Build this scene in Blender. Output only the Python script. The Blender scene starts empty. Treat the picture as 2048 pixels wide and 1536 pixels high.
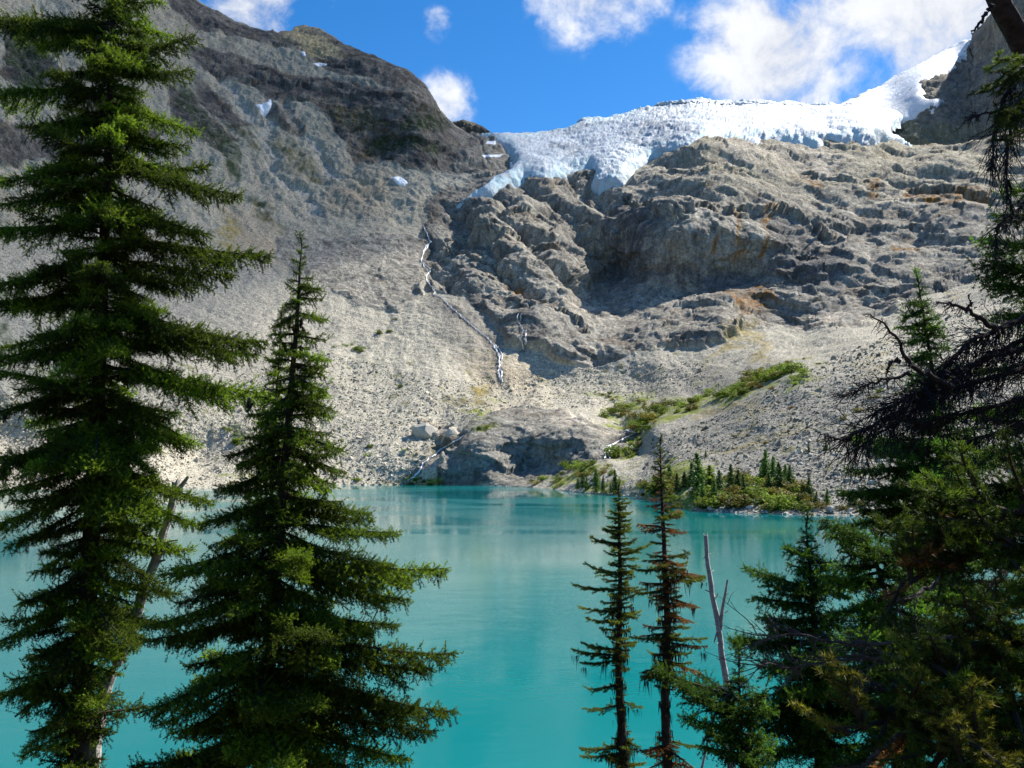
import bpy, bmesh, math, random
import numpy as np
from mathutils import Vector, noise
from mathutils.bvhtree import BVHTree

# ------------------------------------------------------------------ camera
SC = bpy.context.scene
COL = SC.collection
F = 1900.0                                   # focal length in photo pixels (2048 wide)
EYE = 12.0                                   # eye height above the lake
PITCH = math.atan((930 - 768) / F)
cam_d = bpy.data.cameras.new('camera')
cam = bpy.data.objects.new('camera', cam_d)
COL.objects.link(cam)
cam_d.sensor_width = 36.0
cam_d.lens = 36.0 * F / 2048
cam_d.clip_start = 0.1
cam_d.clip_end = 20000
cam.location = (0, 0, EYE)
cam.rotation_euler = (math.pi / 2 + PITCH, 0, 0)
SC.camera = cam

# ------------------------------------------------------------------ sun, sky, exposure
SUN_AZ, SUN_EL = math.radians(58), math.radians(47)      # azimuth to the right of the view direction
SUN = Vector((math.sin(SUN_AZ) * math.cos(SUN_EL), math.cos(SUN_AZ) * math.cos(SUN_EL), math.sin(SUN_EL)))
sd = bpy.data.lights.new('sun', 'SUN')
sd.energy = 4.9
sd.angle = math.radians(0.53)
sd.color = (1.0, 0.95, 0.87)
sun = bpy.data.objects.new('sun', sd)
COL.objects.link(sun)
sun.rotation_euler = SUN.to_track_quat('Z', 'Y').to_euler()
sun.location = (200, 100, 900)
SC.view_settings.view_transform = 'Standard'
SC.view_settings.look = 'None'
SC.view_settings.gamma = 1
SC.view_settings.exposure = 0.93
SC.view_settings.use_curve_mapping = False
SC.cycles.max_bounces = 4
SC.cycles.diffuse_bounces = 2
SC.cycles.glossy_bounces = 2
SC.cycles.transparent_max_bounces = 6
SC.cycles.volume_bounces = 0
SC.cycles.use_adaptive_sampling = True
SC.cycles.adaptive_threshold = 0.02


class NT:
    """small node-tree helper"""
    def __init__(self, nt):
        self.nt = nt
        nt.nodes.clear()

    def n(self, typ, **kw):
        nd = self.nt.nodes.new(typ)
        ins = kw.pop('ins', {})
        for k, v in kw.items():
            setattr(nd, k, v)
        for k, v in ins.items():
            if isinstance(v, bpy.types.NodeSocket):
                self.nt.links.new(v, nd.inputs[k])
            else:
                nd.inputs[k].default_value = v
        return nd

    def math(self, op, a, b=0.0, c=0.0, clamp=False):
        return self.n('ShaderNodeMath', operation=op, use_clamp=clamp, ins={0: a, 1: b, 2: c}).outputs[0]

    def noise(self, vec, scale, detail=4.0, rough=0.55, dist=0.0, out='Fac'):
        nd = self.n('ShaderNodeTexNoise', ins={'Vector': vec, 'Scale': scale, 'Detail': detail, 'Roughness': rough, 'Distortion': dist})
        return nd.outputs[out]

    def ramp(self, fac, a, b, c0=0.0, c1=1.0, smooth=True):
        nd = self.n('ShaderNodeMapRange', interpolation_type='SMOOTHSTEP' if smooth else 'LINEAR',
                    ins={'Value': fac, 'From Min': a, 'From Max': b, 'To Min': c0, 'To Max': c1})
        return nd.outputs[0]

    def mix(self, fac, a, b, blend='MIX'):
        nd = self.n('ShaderNodeMix', data_type='RGBA', blend_type=blend, ins={0: fac})
        for i, v in ((6, a), (7, b)):
            if isinstance(v, bpy.types.NodeSocket):
                self.nt.links.new(v, nd.inputs[i])
            else:
                nd.inputs[i].default_value = (*v, 1.0) if len(v) == 3 else v
        return nd.outputs[2]


# photo pixel -> bearing; world point on that bearing at forward distance D
def ray(px, py):
    xc = (np.asarray(px, float) - 1024) / F
    yc = (768 - np.asarray(py, float)) / F
    c, s = math.cos(PITCH), math.sin(PITCH)
    y = c - yc * s
    return xc / y, np.ones_like(xc) * 1.0, (s + yc * c) / y


def at(px, py, D):
    x, _, z = ray(px, py)
    return np.stack(np.broadcast_arrays(x * D, D, EYE + z * D), -1)


# world / sky with clouds
world = bpy.data.worlds.new('World')
SC.world = world
world.use_nodes = True
world.cycles.sampling_method = 'MANUAL'
world.cycles.sample_map_resolution = 256
W = NT(world.node_tree)
sky = W.n('ShaderNodeTexSky', sky_type='NISHITA', sun_disc=False, sun_elevation=SUN_EL, sun_rotation=SUN_AZ,
          altitude=1600, air_density=1.0, dust_density=0.4, ozone_density=3.0)
hs = W.n('ShaderNodeHueSaturation', ins={'Hue': 0.502, 'Saturation': 1.34, 'Value': 0.98, 'Color': sky.outputs[0]})
tc = W.n('ShaderNodeTexCoord').outputs['Generated']
# clouds lie on a plane high above: project the direction so they shrink towards the horizon
sep = W.n('ShaderNodeSeparateXYZ', ins={0: tc})
zz = W.math('MAXIMUM', sep.outputs[2], 0.06)
cp = W.n('ShaderNodeCombineXYZ', ins={0: W.math('DIVIDE', sep.outputs[0], zz), 1: W.math('DIVIDE', sep.outputs[1], zz), 2: 0.0}).outputs[0]
fine = W.noise(tc, 15.0, 7.0, 0.62, 0.25)
broad = W.noise(cp, 0.75, 3.0, 0.5, 0.2)
# cumulus banks, each a soft lobe around a bearing (seen ones first, the rest of the sky the same kind)
lobes = [(1555, 100, .080, 1.25), (1595, 185, .05, .85), (1480, 50, .055, .8), (1745, 105, .05, .8), (1690, 5, .095, .95), (1890, 0, .115, 1.25),
         (1190, -70, .068, 1.1), (1275, -45, .04, .85), (893, 205, .029, .85), (500, 12, .055, 1.0), (872, 48, .016, .5), (650, 0, .018, .45)]
acc = None
nrm = W.n('ShaderNodeVectorMath', operation='NORMALIZE', ins={0: tc}).outputs[0]
for (px, py, rad, wgt) in lobes:
    x, y, z = ray(px, py)
    v = Vector((float(x), 1.0, float(z))).normalized()
    d = W.n('ShaderNodeVectorMath', operation='DISTANCE', ins={0: nrm, 1: v}).outputs['Value']
    g = W.ramp(d, rad * 1.5, rad * 0.1, 0.0, wgt)
    acc = g if acc is None else W.math('MAXIMUM', acc, g)
wide = W.ramp(broad, 0.60, 0.75, 0.0, 0.9)
up = W.ramp(sep.outputs[2], 0.55, 0.7)
wide = W.math('MULTIPLY', wide, up)
acc = W.math('MAXIMUM', acc, wide)
dens = W.math('ADD', W.math('MULTIPLY', acc, 0.62), W.math('MULTIPLY', W.math('SUBTRACT', fine, 0.5), 2.1))
cov = W.ramp(dens, 0.10, 0.80)
cov = W.math('MULTIPLY', cov, W.ramp(acc, 0.02, 0.25))
body = W.ramp(fine, 0.35, 0.7, 0.86, 1.12)
cl = W.n('ShaderNodeCombineColor', ins={0: W.math('MULTIPLY', body, 4.7), 1: W.math('MULTIPLY', body, 4.85), 2: W.math('MULTIPLY', body, 5.2)}).outputs[0]
skyc = W.mix(cov, hs.outputs[0], cl)
bg = W.n('ShaderNodeBackground', ins={'Color': skyc, 'Strength': 0.10})
wo = W.n('ShaderNodeOutputWorld', ins={'Surface': bg.outputs[0]})


# ------------------------------------------------------------------ helpers
def tag(o, label=None, cat=None, group=None, kind=None):
    if label: o['label'] = label
    if cat: o['category'] = cat
    if group: o['group'] = group
    if kind: o['kind'] = kind
    return o


def mesh_np(name, co, faces, mats=(), parent=None, mat_idx=None, smooth=False, colors=None, link=True):
    """one mesh from numpy arrays; faces (n,3), (n,4) or a list of such arrays"""
    me = bpy.data.meshes.new(name)
    fl = faces if isinstance(faces, list) else [faces]
    fl = [np.asarray(f, np.int32) for f in fl if len(f)]
    nl = sum(f.size for f in fl)
    nf = sum(len(f) for f in fl)
    me.vertices.add(len(co))
    me.vertices.foreach_set('co', np.ascontiguousarray(co, np.float32).ravel())
    me.loops.add(nl)
    me.loops.foreach_set('vertex_index', np.concatenate([f.ravel() for f in fl]))
    me.polygons.add(nf)
    tot = np.concatenate([np.full(len(f), f.shape[1], np.int32) for f in fl])
    st = np.zeros(nf, np.int32)
    st[1:] = np.cumsum(tot)[:-1]
    me.polygons.foreach_set('loop_start', st)
    if mat_idx is not None:
        me.polygons.foreach_set('material_index', np.asarray(mat_idx, np.int32))
    me.polygons.foreach_set('use_smooth', np.full(nf, smooth, bool))
    for m in mats:
        me.materials.append(m)
    if colors is not None:
        for k, c in colors.items():
            at_ = me.attributes.new(k, 'FLOAT_COLOR', 'POINT')
            c4 = np.ones((len(co), 4), np.float32)
            c4[:, :c.shape[1]] = c
            at_.data.foreach_set('color', c4.ravel())
    me.update(calc_edges=True)
    if not link:
        return me
    o = bpy.data.objects.new(name, me)
    COL.objects.link(o)
    if parent: o.parent = parent
    return o


def empty(name, loc=(0, 0, 0)):
    o = bpy.data.objects.new(name, None)
    o.empty_display_size = 0.3
    COL.objects.link(o)
    o.location = loc
    return o


def fb(P, scale, octv=5, H=0.9, lac=2.1):
    nf = noise.fractal
    return np.array([nf(p, H, lac, octv) for p in (P / np.asarray(scale)).tolist()])


def rg(P, scale, octv=5, H=0.9):
    nf = noise.ridged_multi_fractal
    return np.array([nf(p, H, 2.1, octv, 1.0, 2.0) for p in (P / np.asarray(scale)).tolist()])


def vor(P, scale):
    nf = noise.voronoi
    r = np.array([nf(p)[0][:2] for p in (P / np.asarray(scale)).tolist()])
    return r[:, 0], r[:, 1]


def pdist(x, y, poly):
    """signed distance to a polygon (positive inside), in the units of x, y"""
    P = np.asarray(poly, float)
    d2 = np.full(x.shape, 1e18)
    ins = np.zeros(x.shape, bool)
    for i in range(len(P)):
        ax, ay = P[i]
        bx, by = P[(i + 1) % len(P)]
        dx, dy = bx - ax, by - ay
        t = np.clip(((x - ax) * dx + (y - ay) * dy) / (dx * dx + dy * dy + 1e-9), 0, 1)
        d2 = np.minimum(d2, (x - ax - t * dx) ** 2 + (y - ay - t * dy) ** 2)
        c = ((ay > y) != (by > y)) & (x < (bx - ax) * (y - ay) / (by - ay + 1e-12) + ax)
        ins ^= c
    d = np.sqrt(d2)
    return np.where(ins, d, -d)


def ldist(x, y, line):
    P = np.asarray(line, float)
    d2 = np.full(x.shape, 1e18)
    for i in range(len(P) - 1):
        ax, ay = P[i]
        bx, by = P[i + 1]
        dx, dy = bx - ax, by - ay
        t = np.clip(((x - ax) * dx + (y - ay) * dy) / (dx * dx + dy * dy + 1e-9), 0, 1)
        d2 = np.minimum(d2, (x - ax - t * dx) ** 2 + (y - ay - t * dy) ** 2)
    return np.sqrt(d2)


def sm(x, a, b):
    t = np.clip((x - a) / (b - a), 0, 1)
    return t * t * (3 - 2 * t)


class RBF:
    def __init__(s, pts, c=70.0, lam=1e-3):
        P = np.asarray(pts, float)
        s.X = P[:, :2]
        v = np.log(P[:, 2])
        r = np.sqrt(((s.X[:, None] - s.X[None]) ** 2).sum(-1) + c * c) / 1000
        n = len(P)
        A = np.zeros((n + 3, n + 3))
        A[:n, :n] = -r - lam * np.eye(n) * -1
        Q = np.c_[np.ones(n), s.X / 1000]
        A[:n, n:] = Q
        A[n:, :n] = Q.T
        s.w = np.linalg.solve(A, np.r_[v, 0, 0, 0])
        s.c = c

    def __call__(s, x, y):
        sh = x.shape
        x, y = x.ravel(), y.ravel()
        out = s.w[-3] + s.w[-2] * x / 1000 + s.w[-1] * y / 1000
        for i in range(len(s.X)):
            out -= s.w[i] * np.sqrt((x - s.X[i, 0]) ** 2 + (y - s.X[i, 1]) ** 2 + s.c ** 2) / 1000
        return np.exp(out).reshape(sh)


def grid_faces(nr, nc):
    i = np.arange(nr * nc).reshape(nr, nc)
    return np.stack([i[:-1, :-1], i[:-1, 1:], i[1:, 1:], i[1:, :-1]], -1).reshape(-1, 4)


def grid_normals(P):
    du = np.gradient(P, axis=1)
    dv = np.gradient(P, axis=0)
    n = np.cross(du, dv)
    n /= np.linalg.norm(n, axis=-1, keepdims=True) + 1e-12
    return n
# ------------------------------------------------------------------ terrain materials
def land_material(name, bump_s=1.0, tex=1.0, spec=0.15):
    m = bpy.data.materials.new(name)
    m.use_nodes = True
    T = NT(m.node_tree)
    pos = T.n('ShaderNodeNewGeometry').outputs['Position']
    col = T.n('ShaderNodeAttribute', attribute_name='col').outputs['Color']
    msk = T.n('ShaderNodeAttribute', attribute_name='msk')
    ms = T.n('ShaderNodeSeparateColor', ins={0: msk.outputs['Color']})
    rock, scree, veg = ms.outputs[0], ms.outputs[1], ms.outputs[2]
    n2_ = T.noise(pos, 0.42, 5.0, 0.78)
    # stones of the scree: two sizes of cells, each with its own grey
    v1 = T.n('ShaderNodeTexVoronoi', ins={'Vector': pos, 'Scale': 0.7, 'Randomness': 1.0})
    v2 = T.n('ShaderNodeTexVoronoi', ins={'Vector': pos, 'Scale': 1.7, 'Randomness': 1.0})
    g1 = T.n('ShaderNodeSeparateColor', ins={0: v1.outputs['Color']}).outputs[0]
    g2 = T.n('ShaderNodeSeparateColor', ins={0: v2.outputs['Color']}).outputs[0]
    st = T.math('ADD', T.math('MULTIPLY', g1, 0.5), T.math('MULTIPLY', g2, 0.5))
    st = T.math('MULTIPLY', T.ramp(st, 0.1, 0.9, 0.55, 1.5, False), T.ramp(n2_, 0.35, 0.65, 0.8, 1.22, False))
    st = T.math('ADD', T.math('MULTIPLY', T.math('SUBTRACT', st, 1.0), scree), 1.0)
    # rock: streaks running down the face and mottling
    sc = T.n('ShaderNodeMapping', ins={'Vector': pos, 'Scale': (1.0, 1.0, 0.22)}).outputs[0]
    n1 = T.noise(sc, 0.16, 4.0, 0.62)
    n2 = n2_
    rk = T.math('MULTIPLY', T.ramp(n1, 0.25, 0.75, 0.50, 1.45, False), T.ramp(n2, 0.32, 0.68, 0.45, 1.6, False))
    rk = T.math('ADD', T.math('MULTIPLY', T.math('SUBTRACT', rk, 1.0), rock), 1.0)
    # vegetation mottling
    n3 = n2
    vg = T.math('ADD', T.math('MULTIPLY', T.math('SUBTRACT', T.ramp(n3, 0.3, 0.7, 0.5, 1.5, False), 1.0), veg), 1.0)
    f = T.math('MULTIPLY', T.math('MULTIPLY', st, rk), vg)
    c = T.mix(tex, col, T.mix(1.0, col, T.n('ShaderNodeCombineColor', ins={0: f, 1: f, 2: f}).outputs[0], 'MULTIPLY'))
    hgt = T.math('ADD', T.math('MULTIPLY', T.math('SUBTRACT', 0.6, v1.outputs['Distance']), T.math('MULTIPLY', scree, 0.55)),
                 T.math('MULTIPLY', T.math('SUBTRACT', 0.5, v2.outputs['Distance']), T.math('MULTIPLY', scree, 0.25)))
    hr = T.math('ADD', T.math('MULTIPLY', T.noise(pos, 0.22, 6.0, 0.74), 6.0), T.math('MULTIPLY', n1, 2.6))
    h = T.math('ADD', hgt, T.math('MULTIPLY', hr, T.math('ADD', T.math('MULTIPLY', rock, 0.9), 0.12)))
    bp = T.n('ShaderNodeBump', ins={'Strength': 0.85 * bump_s, 'Distance': 1.0, 'Height': h})
    p = T.n('ShaderNodeBsdfPrincipled', ins={'Base Color': c, 'Roughness': 0.92, 'Specular IOR Level': spec, 'Normal': bp.outputs[0]})
    T.n('ShaderNodeOutputMaterial', ins={'Surface': p.outputs[0]})
    return m


def simple_mat(name, color, rough=0.8, noise_s=0, amt=0.3, bump=0.0, spec=0.2, attr=None, trans=0.0, dist=0.02):
    m = bpy.data.materials.new(name)
    m.use_nodes = True
    T = NT(m.node_tree)
    pos = T.n('ShaderNodeNewGeometry').outputs['Position']
    base = T.n('ShaderNodeAttribute', attribute_name=attr).outputs['Color'] if attr else T.n('ShaderNodeRGB').outputs[0]
    if not attr:
        base.node.outputs[0].default_value = (*color, 1)
    ins = {'Roughness': rough, 'Specular IOR Level': spec}
    if noise_s:
        n = T.noise(pos, noise_s, 6.0, 0.6)
        f = T.ramp(n, 0.25, 0.75, 1 - amt, 1 + amt, False)
        base = T.mix(1.0, base, T.n('ShaderNodeCombineColor', ins={0: f, 1: f, 2: f}).outputs[0], 'MULTIPLY')
        if bump:
            ins['Normal'] = T.n('ShaderNodeBump', ins={'Strength': bump, 'Distance': dist, 'Height': n}).outputs[0]
    ins['Base Color'] = base
    p = T.n('ShaderNodeBsdfPrincipled', ins=ins).outputs[0]
    if trans:
        tr = T.n('ShaderNodeBsdfTranslucent', ins={'Color': base}).outputs[0]
        p = T.n('ShaderNodeMixShader', ins={0: trans, 1: p, 2: tr}).outputs[0]
    T.n('ShaderNodeOutputMaterial', ins={'Surface': p})
    return m


M_LAND = land_material('rock_and_scree')
M_SNOW = simple_mat('snow', (0.86, 0.88, 0.92), 0.6, 0.3, 0.07, 0.25, 0.3, dist=0.5)
M_FOAM = simple_mat('white_water', (0.88, 0.89, 0.90), 0.5, 0.8, 0.30, 0.4, 0.4, dist=0.3)


# ------------------------------------------------------------------ the cirque: scree, headwall and left mountain as one sheet
def shoreD(py):
    m = float(ray(0, py)[2])
    return -EYE / m


SHORE = [(-500, 984), (0, 981), (330, 977), (500, 974), (640, 971), (800, 969.5), (950, 971), (1060, 975), (1110, 980), (1180, 987), (1250, 993), (1320, 1003),
         (1350, 1014), (1400, 1022), (1450, 1026), (1600, 1030), (1780, 1033), (2048, 1042), (2550, 1062)]
RIDGE = [(-500, -430), (-200, -260), (0, -170), (100, -125), (200, -82), (300, -40), (380, -8), (430, 22), (470, 42), (500, 53), (545, 61), (556, 66), (566, 62), (580, 62), (590, 53),
         (610, 50), (640, 58), (690, 88), (740, 110), (790, 130), (815, 140), (838, 158), (850, 170), (865, 195), (880, 222), (900, 240), (915, 254),
         (945, 274), (1000, 298), (1100, 305), (1200, 290), (1300, 270), (1400, 255), (1500, 252), (1700, 256), (1780, 272), (1800, 284), (1900, 284), (2048, 276), (2550, 230)]
CTRL = [(-500, 900, 470), (-500, 600, 480), (-500, 300, 550), (-500, 0, 680), (-500, -300, 850),
        (0, 930, 530), (0, 800, 565), (0, 650, 610), (0, 500, 680), (0, 300, 790), (0, 100, 920), (0, -100, 1080),
        (200, 900, 555), (200, 750, 615), (200, 600, 700), (200, 400, 830), (200, 200, 970), (200, 0, 1130), (200, -75, 1230),
        (400, 940, 570), (400, 850, 615), (400, 700, 710), (400, 550, 815), (400, 400, 940), (400, 250, 1090), (400, 120, 1230), (400, 20, 1400),
        (600, 940, 580), (600, 850, 640), (600, 720, 745), (600, 600, 850), (600, 500, 935), (600, 400, 1045), (600, 300, 1150), (600, 210, 1220), (600, 130, 1330), (600, 55, 1490),
        (780, 930, 590), (780, 860, 640), (780, 750, 745), (780, 620, 870), (780, 520, 955), (780, 420, 1065), (780, 350, 1150), (780, 280, 1220), (780, 200, 1265), (780, 135, 1370),
        (870, 800, 690), (870, 700, 790), (868, 590, 900), (850, 500, 990), (850, 440, 1060), (860, 330, 1190), (860, 260, 1240), (870, 215, 1330),
        # stream gully and bowl
        (1000, 700, 810), (1008, 760, 760), (950, 650, 845), (950, 780, 735), (1050, 790, 735), (1100, 740, 785), (1200, 790, 720), (1200, 740, 780), (1300, 790, 690), (1300, 735, 755), (1400, 725, 745),
        # rock outcrop above the shore
        (850, 930, 585), (880, 955, 566), (890, 900, 600), (930, 900, 580), (940, 865, 602), (960, 838, 630), (960, 960, 556), (1000, 900, 576), (1000, 860, 596), (1000, 828, 640), (1060, 950, 550), (1060, 890, 576), (1060, 850, 602), (1060, 824, 650), (1120, 940, 530),
        (1120, 880, 560), (1120, 840, 610), (1200, 900, 530), (1200, 880, 552), (1200, 845, 612), (1260, 875, 575), (1000, 812, 700), (1120, 812, 690), (900, 845, 655), (840, 860, 640),
        # headwall, left lobe
        (900, 420, 1090), (900, 520, 970), (950, 590, 900), (1010, 600, 890), (1000, 500, 950), (1000, 420, 1040), (1060, 372, 1130), (1100, 500, 985), (1150, 430, 1070), (1150, 550, 955), (1180, 385, 1130),
        (1050, 640, 855), (1130, 600, 905), (1040, 690, 815), (1130, 690, 810), (1180, 700, 800),
        # headwall, buttress
        (1205, 480, 1045), (1195, 560, 1015), (1262, 400, 1085), (1260, 480, 1005), (1260, 580, 975), (1340, 450, 962), (1340, 550, 936), (1340, 595, 915), (1340, 345, 1130), (1340, 400, 1030), (1420, 430, 975), (1420, 550, 932), (1420, 595, 905),
        (1420, 340, 1090), (1420, 290, 1190), (1500, 290, 1210), (1500, 380, 1060), (1500, 440, 972), (1500, 560, 930), (1500, 605, 885),
        (1230, 660, 840), (1300, 640, 850), (1300, 700, 790), (1450, 640, 825), (1450, 700, 765),
        (1600, 300, 1230), (1600, 400, 1055), (1600, 500, 935), (1600, 600, 850), (1600, 660, 785), (1750, 300, 1240), (1750, 400, 1055), (1750, 500, 930), (1750, 600, 815), (1750, 650, 720),
        (1900, 300, 1230), (1900, 400, 1035), (1900, 480, 930), (1900, 560, 800), (1900, 620, 620), (2048, 290, 1210), (2048, 400, 1000), (2048, 500, 800), (2048, 570, 600), (2048, 700, 420), (2048, 850, 320), (2048, 960, 262),
        (2550, 300, 1100), (2550, 500, 650), (2550, 700, 380), (2550, 900, 270),
        # moraine on the right
        (1300, 960, 350), (1300, 930, 410), (1300, 880, 480), (1300, 835, 560), (1400, 790, 610), (1400, 850, 460), (1400, 920, 345), (1400, 980, 275), (1500, 985, 258), (1500, 900, 335), (1500, 820, 420), (1500, 765, 540),
        (1490, 720, 690), (1600, 985, 252), (1600, 900, 305), (1600, 810, 385), (1600, 745, 480), (1600, 700, 660), (1750, 985, 246), (1750, 880, 300), (1750, 780, 380), (1750, 710, 470), (1750, 672, 600),
        (1900, 970, 248), (1900, 800, 345), (1900, 690, 450), (1220, 940, 430), (1180, 965, 420),
        # under the glacier
        (1000, 300, 1340), (1100, 340, 1210), (1100, 292, 1420), (1200, 310, 1290), (1200, 268, 1460), (1300, 280, 1330), (1300, 244, 1470), (1400, 250, 1370), (1450, 228, 1520), (1600, 255, 1360), (1600, 230, 1500), (1750, 272, 1310),
        (1780, 264, 1390), (945, 275, 1400), (900, 305, 1260), (905, 250, 1390)]
for px in range(-500, 2551, 60):
    py = np.interp(px, [a for a, b in SHORE], [b for a, b in SHORE])
    CTRL.append((px, py, shoreD(py)))
DEPTH = RBF(CTRL, 55.0, 4e-4)


def columns():
    a = np.arange(-500, -40, 5.0)
    b = np.arange(-40, 2090, 2.0)
    c = np.arange(2090, 2551, 5.0)
    return np.r_[a, b, c]


PX = columns()
NROW = 470
top = np.interp(PX, [a for a, b in RIDGE], [b for a, b in RIDGE])
bot = np.interp(PX, [a for a, b in SHORE], [b for a, b in SHORE])
tv = np.linspace(0, 1, NROW)[:, None]
GY = bot[None] * (1 - tv) + top[None] * tv
GX = np.broadcast_to(PX[None], GY.shape).copy()
D = DEPTH(GX, GY)
D = np.maximum.accumulate(D, axis=0)
# below the waterline a few more rows dip under the lake
P = at(GX, GY, D)
N = grid_normals(P)
flat = P.reshape(-1, 3)
gx, gy = GX.ravel(), GY.ravel()
dd = D.ravel()

# --- regions, with ragged edges
w1 = fb(flat, 60, 5)
w2 = fb(flat + 531.0, 60, 5)
w3 = fb(flat + 977.0, 14, 4)
wpx = 1100.0 / dd                       # ragged edges have the same size in metres everywhere
qx = gx + (w1 * 26 + w3 * 7) * wpx
qy = gy + (w2 * 20 + fb(flat - 377.0, 14, 4) * 6) * wpx


def reg(poly, f0=-8, f1=8, jag=1.0):
    return sm(pdist(gx + (qx - gx) * jag, gy + (qy - gy) * jag, poly), f0, f1)


def regs(polys, *a, **k):
    r = np.zeros(len(gx))
    for p in polys:
        r = np.maximum(r, reg(p, *a, **k))
    return r


ROCK = [
    # left mountain cliff bands
    [(300, -60), (430, 20), (500, 50), (560, 62), (610, 48), (700, 85), (640, 110), (560, 100), (480, 80), (400, 60), (340, 30)],
    [(560, 60), (610, 45), (800, 130), (850, 165), (890, 240), (830, 190), (760, 165), (680, 150), (620, 120)],
    [(370, 90), (480, 120), (560, 150), (680, 160), (800, 180), (880, 215), (910, 290), (850, 300), (740, 270), (660, 235), (620, 205), (560, 210), (500, 175), (420, 150)],
    [(650, 215), (780, 225), (900, 240), (960, 300), (985, 345), (900, 350), (860, 345), (790, 330), (720, 330), (680, 280)],
    [(530, 225), (570, 210), (620, 260), (600, 275), (560, 260)],
    [(380, 150), (450, 210), (500, 260), (470, 270), (400, 200)],
    [(0, 260), (80, 250), (180, 280), (120, 330), (0, 330)],
    [(0, 30), (60, 60), (130, 180), (60, 200), (0, 150)],
    [(120, 190), (260, 200), (330, 260), (300, 300), (180, 260)], [(330, 170), (400, 200), (470, 290), (420, 300), (350, 240)],
    [(925, 262), (1000, 285), (1035, 330), (1010, 365), (940, 405), (870, 440), (850, 420), (890, 380), (960, 350), (985, 330)],
    # slabs beside the stream
    [(560, 470), (660, 470), (820, 470), (860, 480), (850, 590), (800, 630), (700, 600), (640, 570), (560, 520)],
    # headwall
    [(850, 425), (910, 415), (1000, 380), (1060, 355), (1200, 340), (1260, 370), (1340, 300), (1430, 270), (1580, 265), (1820, 275), (2100, 260), (2600, 200), (2600, 480), (2048, 520), (1960, 560), (1890, 590), (1800, 590),
     (1800, 620), (1700, 650), (1600, 660), (1480, 665), (1400, 690), (1290, 700), (1240, 725), (1120, 725), (1080, 700), (1010, 690), (980, 640), (930, 600), (870, 575), (845, 500)],
    # outcrop
    [(865, 975), (870, 940), (910, 885), (950, 840), (1010, 824), (1080, 822), (1180, 838), (1280, 868), (1255, 900), (1190, 915), (1120, 945), (1060, 978)],
    [(818, 862), (835, 845), (880, 848), (925, 865), (915, 885), (850, 880)],
]
rock = regs(ROCK, -5, 5, jag=0.55)
outc = reg(ROCK[-2], -5, 5, 0.4)
leftm = sm(gx + (qx - gx) * .6, 1000, 830) * sm(gy, 480, 400)
leftall = sm(gx, 930, 760) * sm(gy, 560, 420)
VEGD = [  # dark green mountain scrub
    [(380, 235), (420, 250), (470, 300), (500, 370), (480, 380), (430, 320), (395, 280)],
    [(730, 285), (800, 270), (880, 290), (860, 310), (780, 305)], [(790, 240), (850, 225), (900, 260), (830, 265)],
    [(0, 30), (60, 60), (110, 170), (70, 200), (0, 140)], [(0, 590), (30, 600), (30, 680), (0, 690)], [(440, 850), (470, 850), (490, 890), (470, 905), (450, 890)],
    [(330, 160), (380, 170), (440, 250), (400, 250)], [(490, 390), (530, 410), (560, 440), (530, 440)]]
VEGB = [  # brownish grass
    [(545, 275), (590, 300), (650, 350), (640, 370), (600, 350), (560, 310)], [(450, 250), (500, 270), (530, 310), (520, 320), (470, 285)],
    [(650, 215), (740, 215), (800, 260), (720, 260)], [(720, 285), (770, 290), (760, 310), (720, 305)], [(490, 400), (560, 430), (580, 460), (520, 440)],
    [(860, 800), (960, 780), (980, 800), (930, 815), (870, 830)], [(870, 870), (930, 870), (880, 905), (840, 915)]]
VEGG = [  # bright green and yellow meadow strips
    [(1195, 830), (1250, 812), (1330, 810), (1450, 770), (1560, 735), (1600, 738), (1500, 785), (1400, 815), (1320, 840), (1280, 875), (1260, 850)],
    [(1180, 785), (1320, 785), (1290, 805), (1210, 800)], [(1050, 965), (1100, 955), (1140, 935), (1200, 930), (1230, 945), (1180, 975), (1110, 978)],
    [(1260, 880), (1290, 880), (1280, 910), (1240, 930), (1215, 935)], [(1290, 960), (1360, 930), (1450, 950), (1600, 960), (1600, 1010), (1440, 1015), (1330, 1000)],
    [(820, 958), (880, 952), (880, 972), (800, 972)], [(420, 965), (640, 960), (640, 974), (420, 974)], [(940, 815), (1010, 815), (960, 838)],
    [(1590, 745), (1640, 728), (1620, 750), (1580, 775)], [(1130, 935), (1160, 915), (1190, 925), (1170, 950)]]
VEGY = [  # yellow and rust autumn ground
    [(1400, 750), (1430, 690), (1460, 655), (1510, 650), (1560, 730), (1520, 715), (1490, 695), (1450, 715)],
    [(1400, 820), (1500, 790), (1530, 800), (1430, 840)], [(1430, 880), (1560, 830), (1640, 820), (1560, 850), (1450, 890)], [(1880, 600), (1920, 575), (1930, 580), (1900, 610)],
    [(1780, 960), (1860, 950), (1900, 1000), (1800, 990)], [(930, 780), (980, 775), (970, 800), (930, 810)], [(1720, 720), (1780, 690), (1790, 700), (1730, 740)], [(430, 420), (470, 440), (480, 520), (440, 500)],
    [(1140, 1000), (1250, 990), (1350, 1005), (1300, 1010)]]
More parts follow.
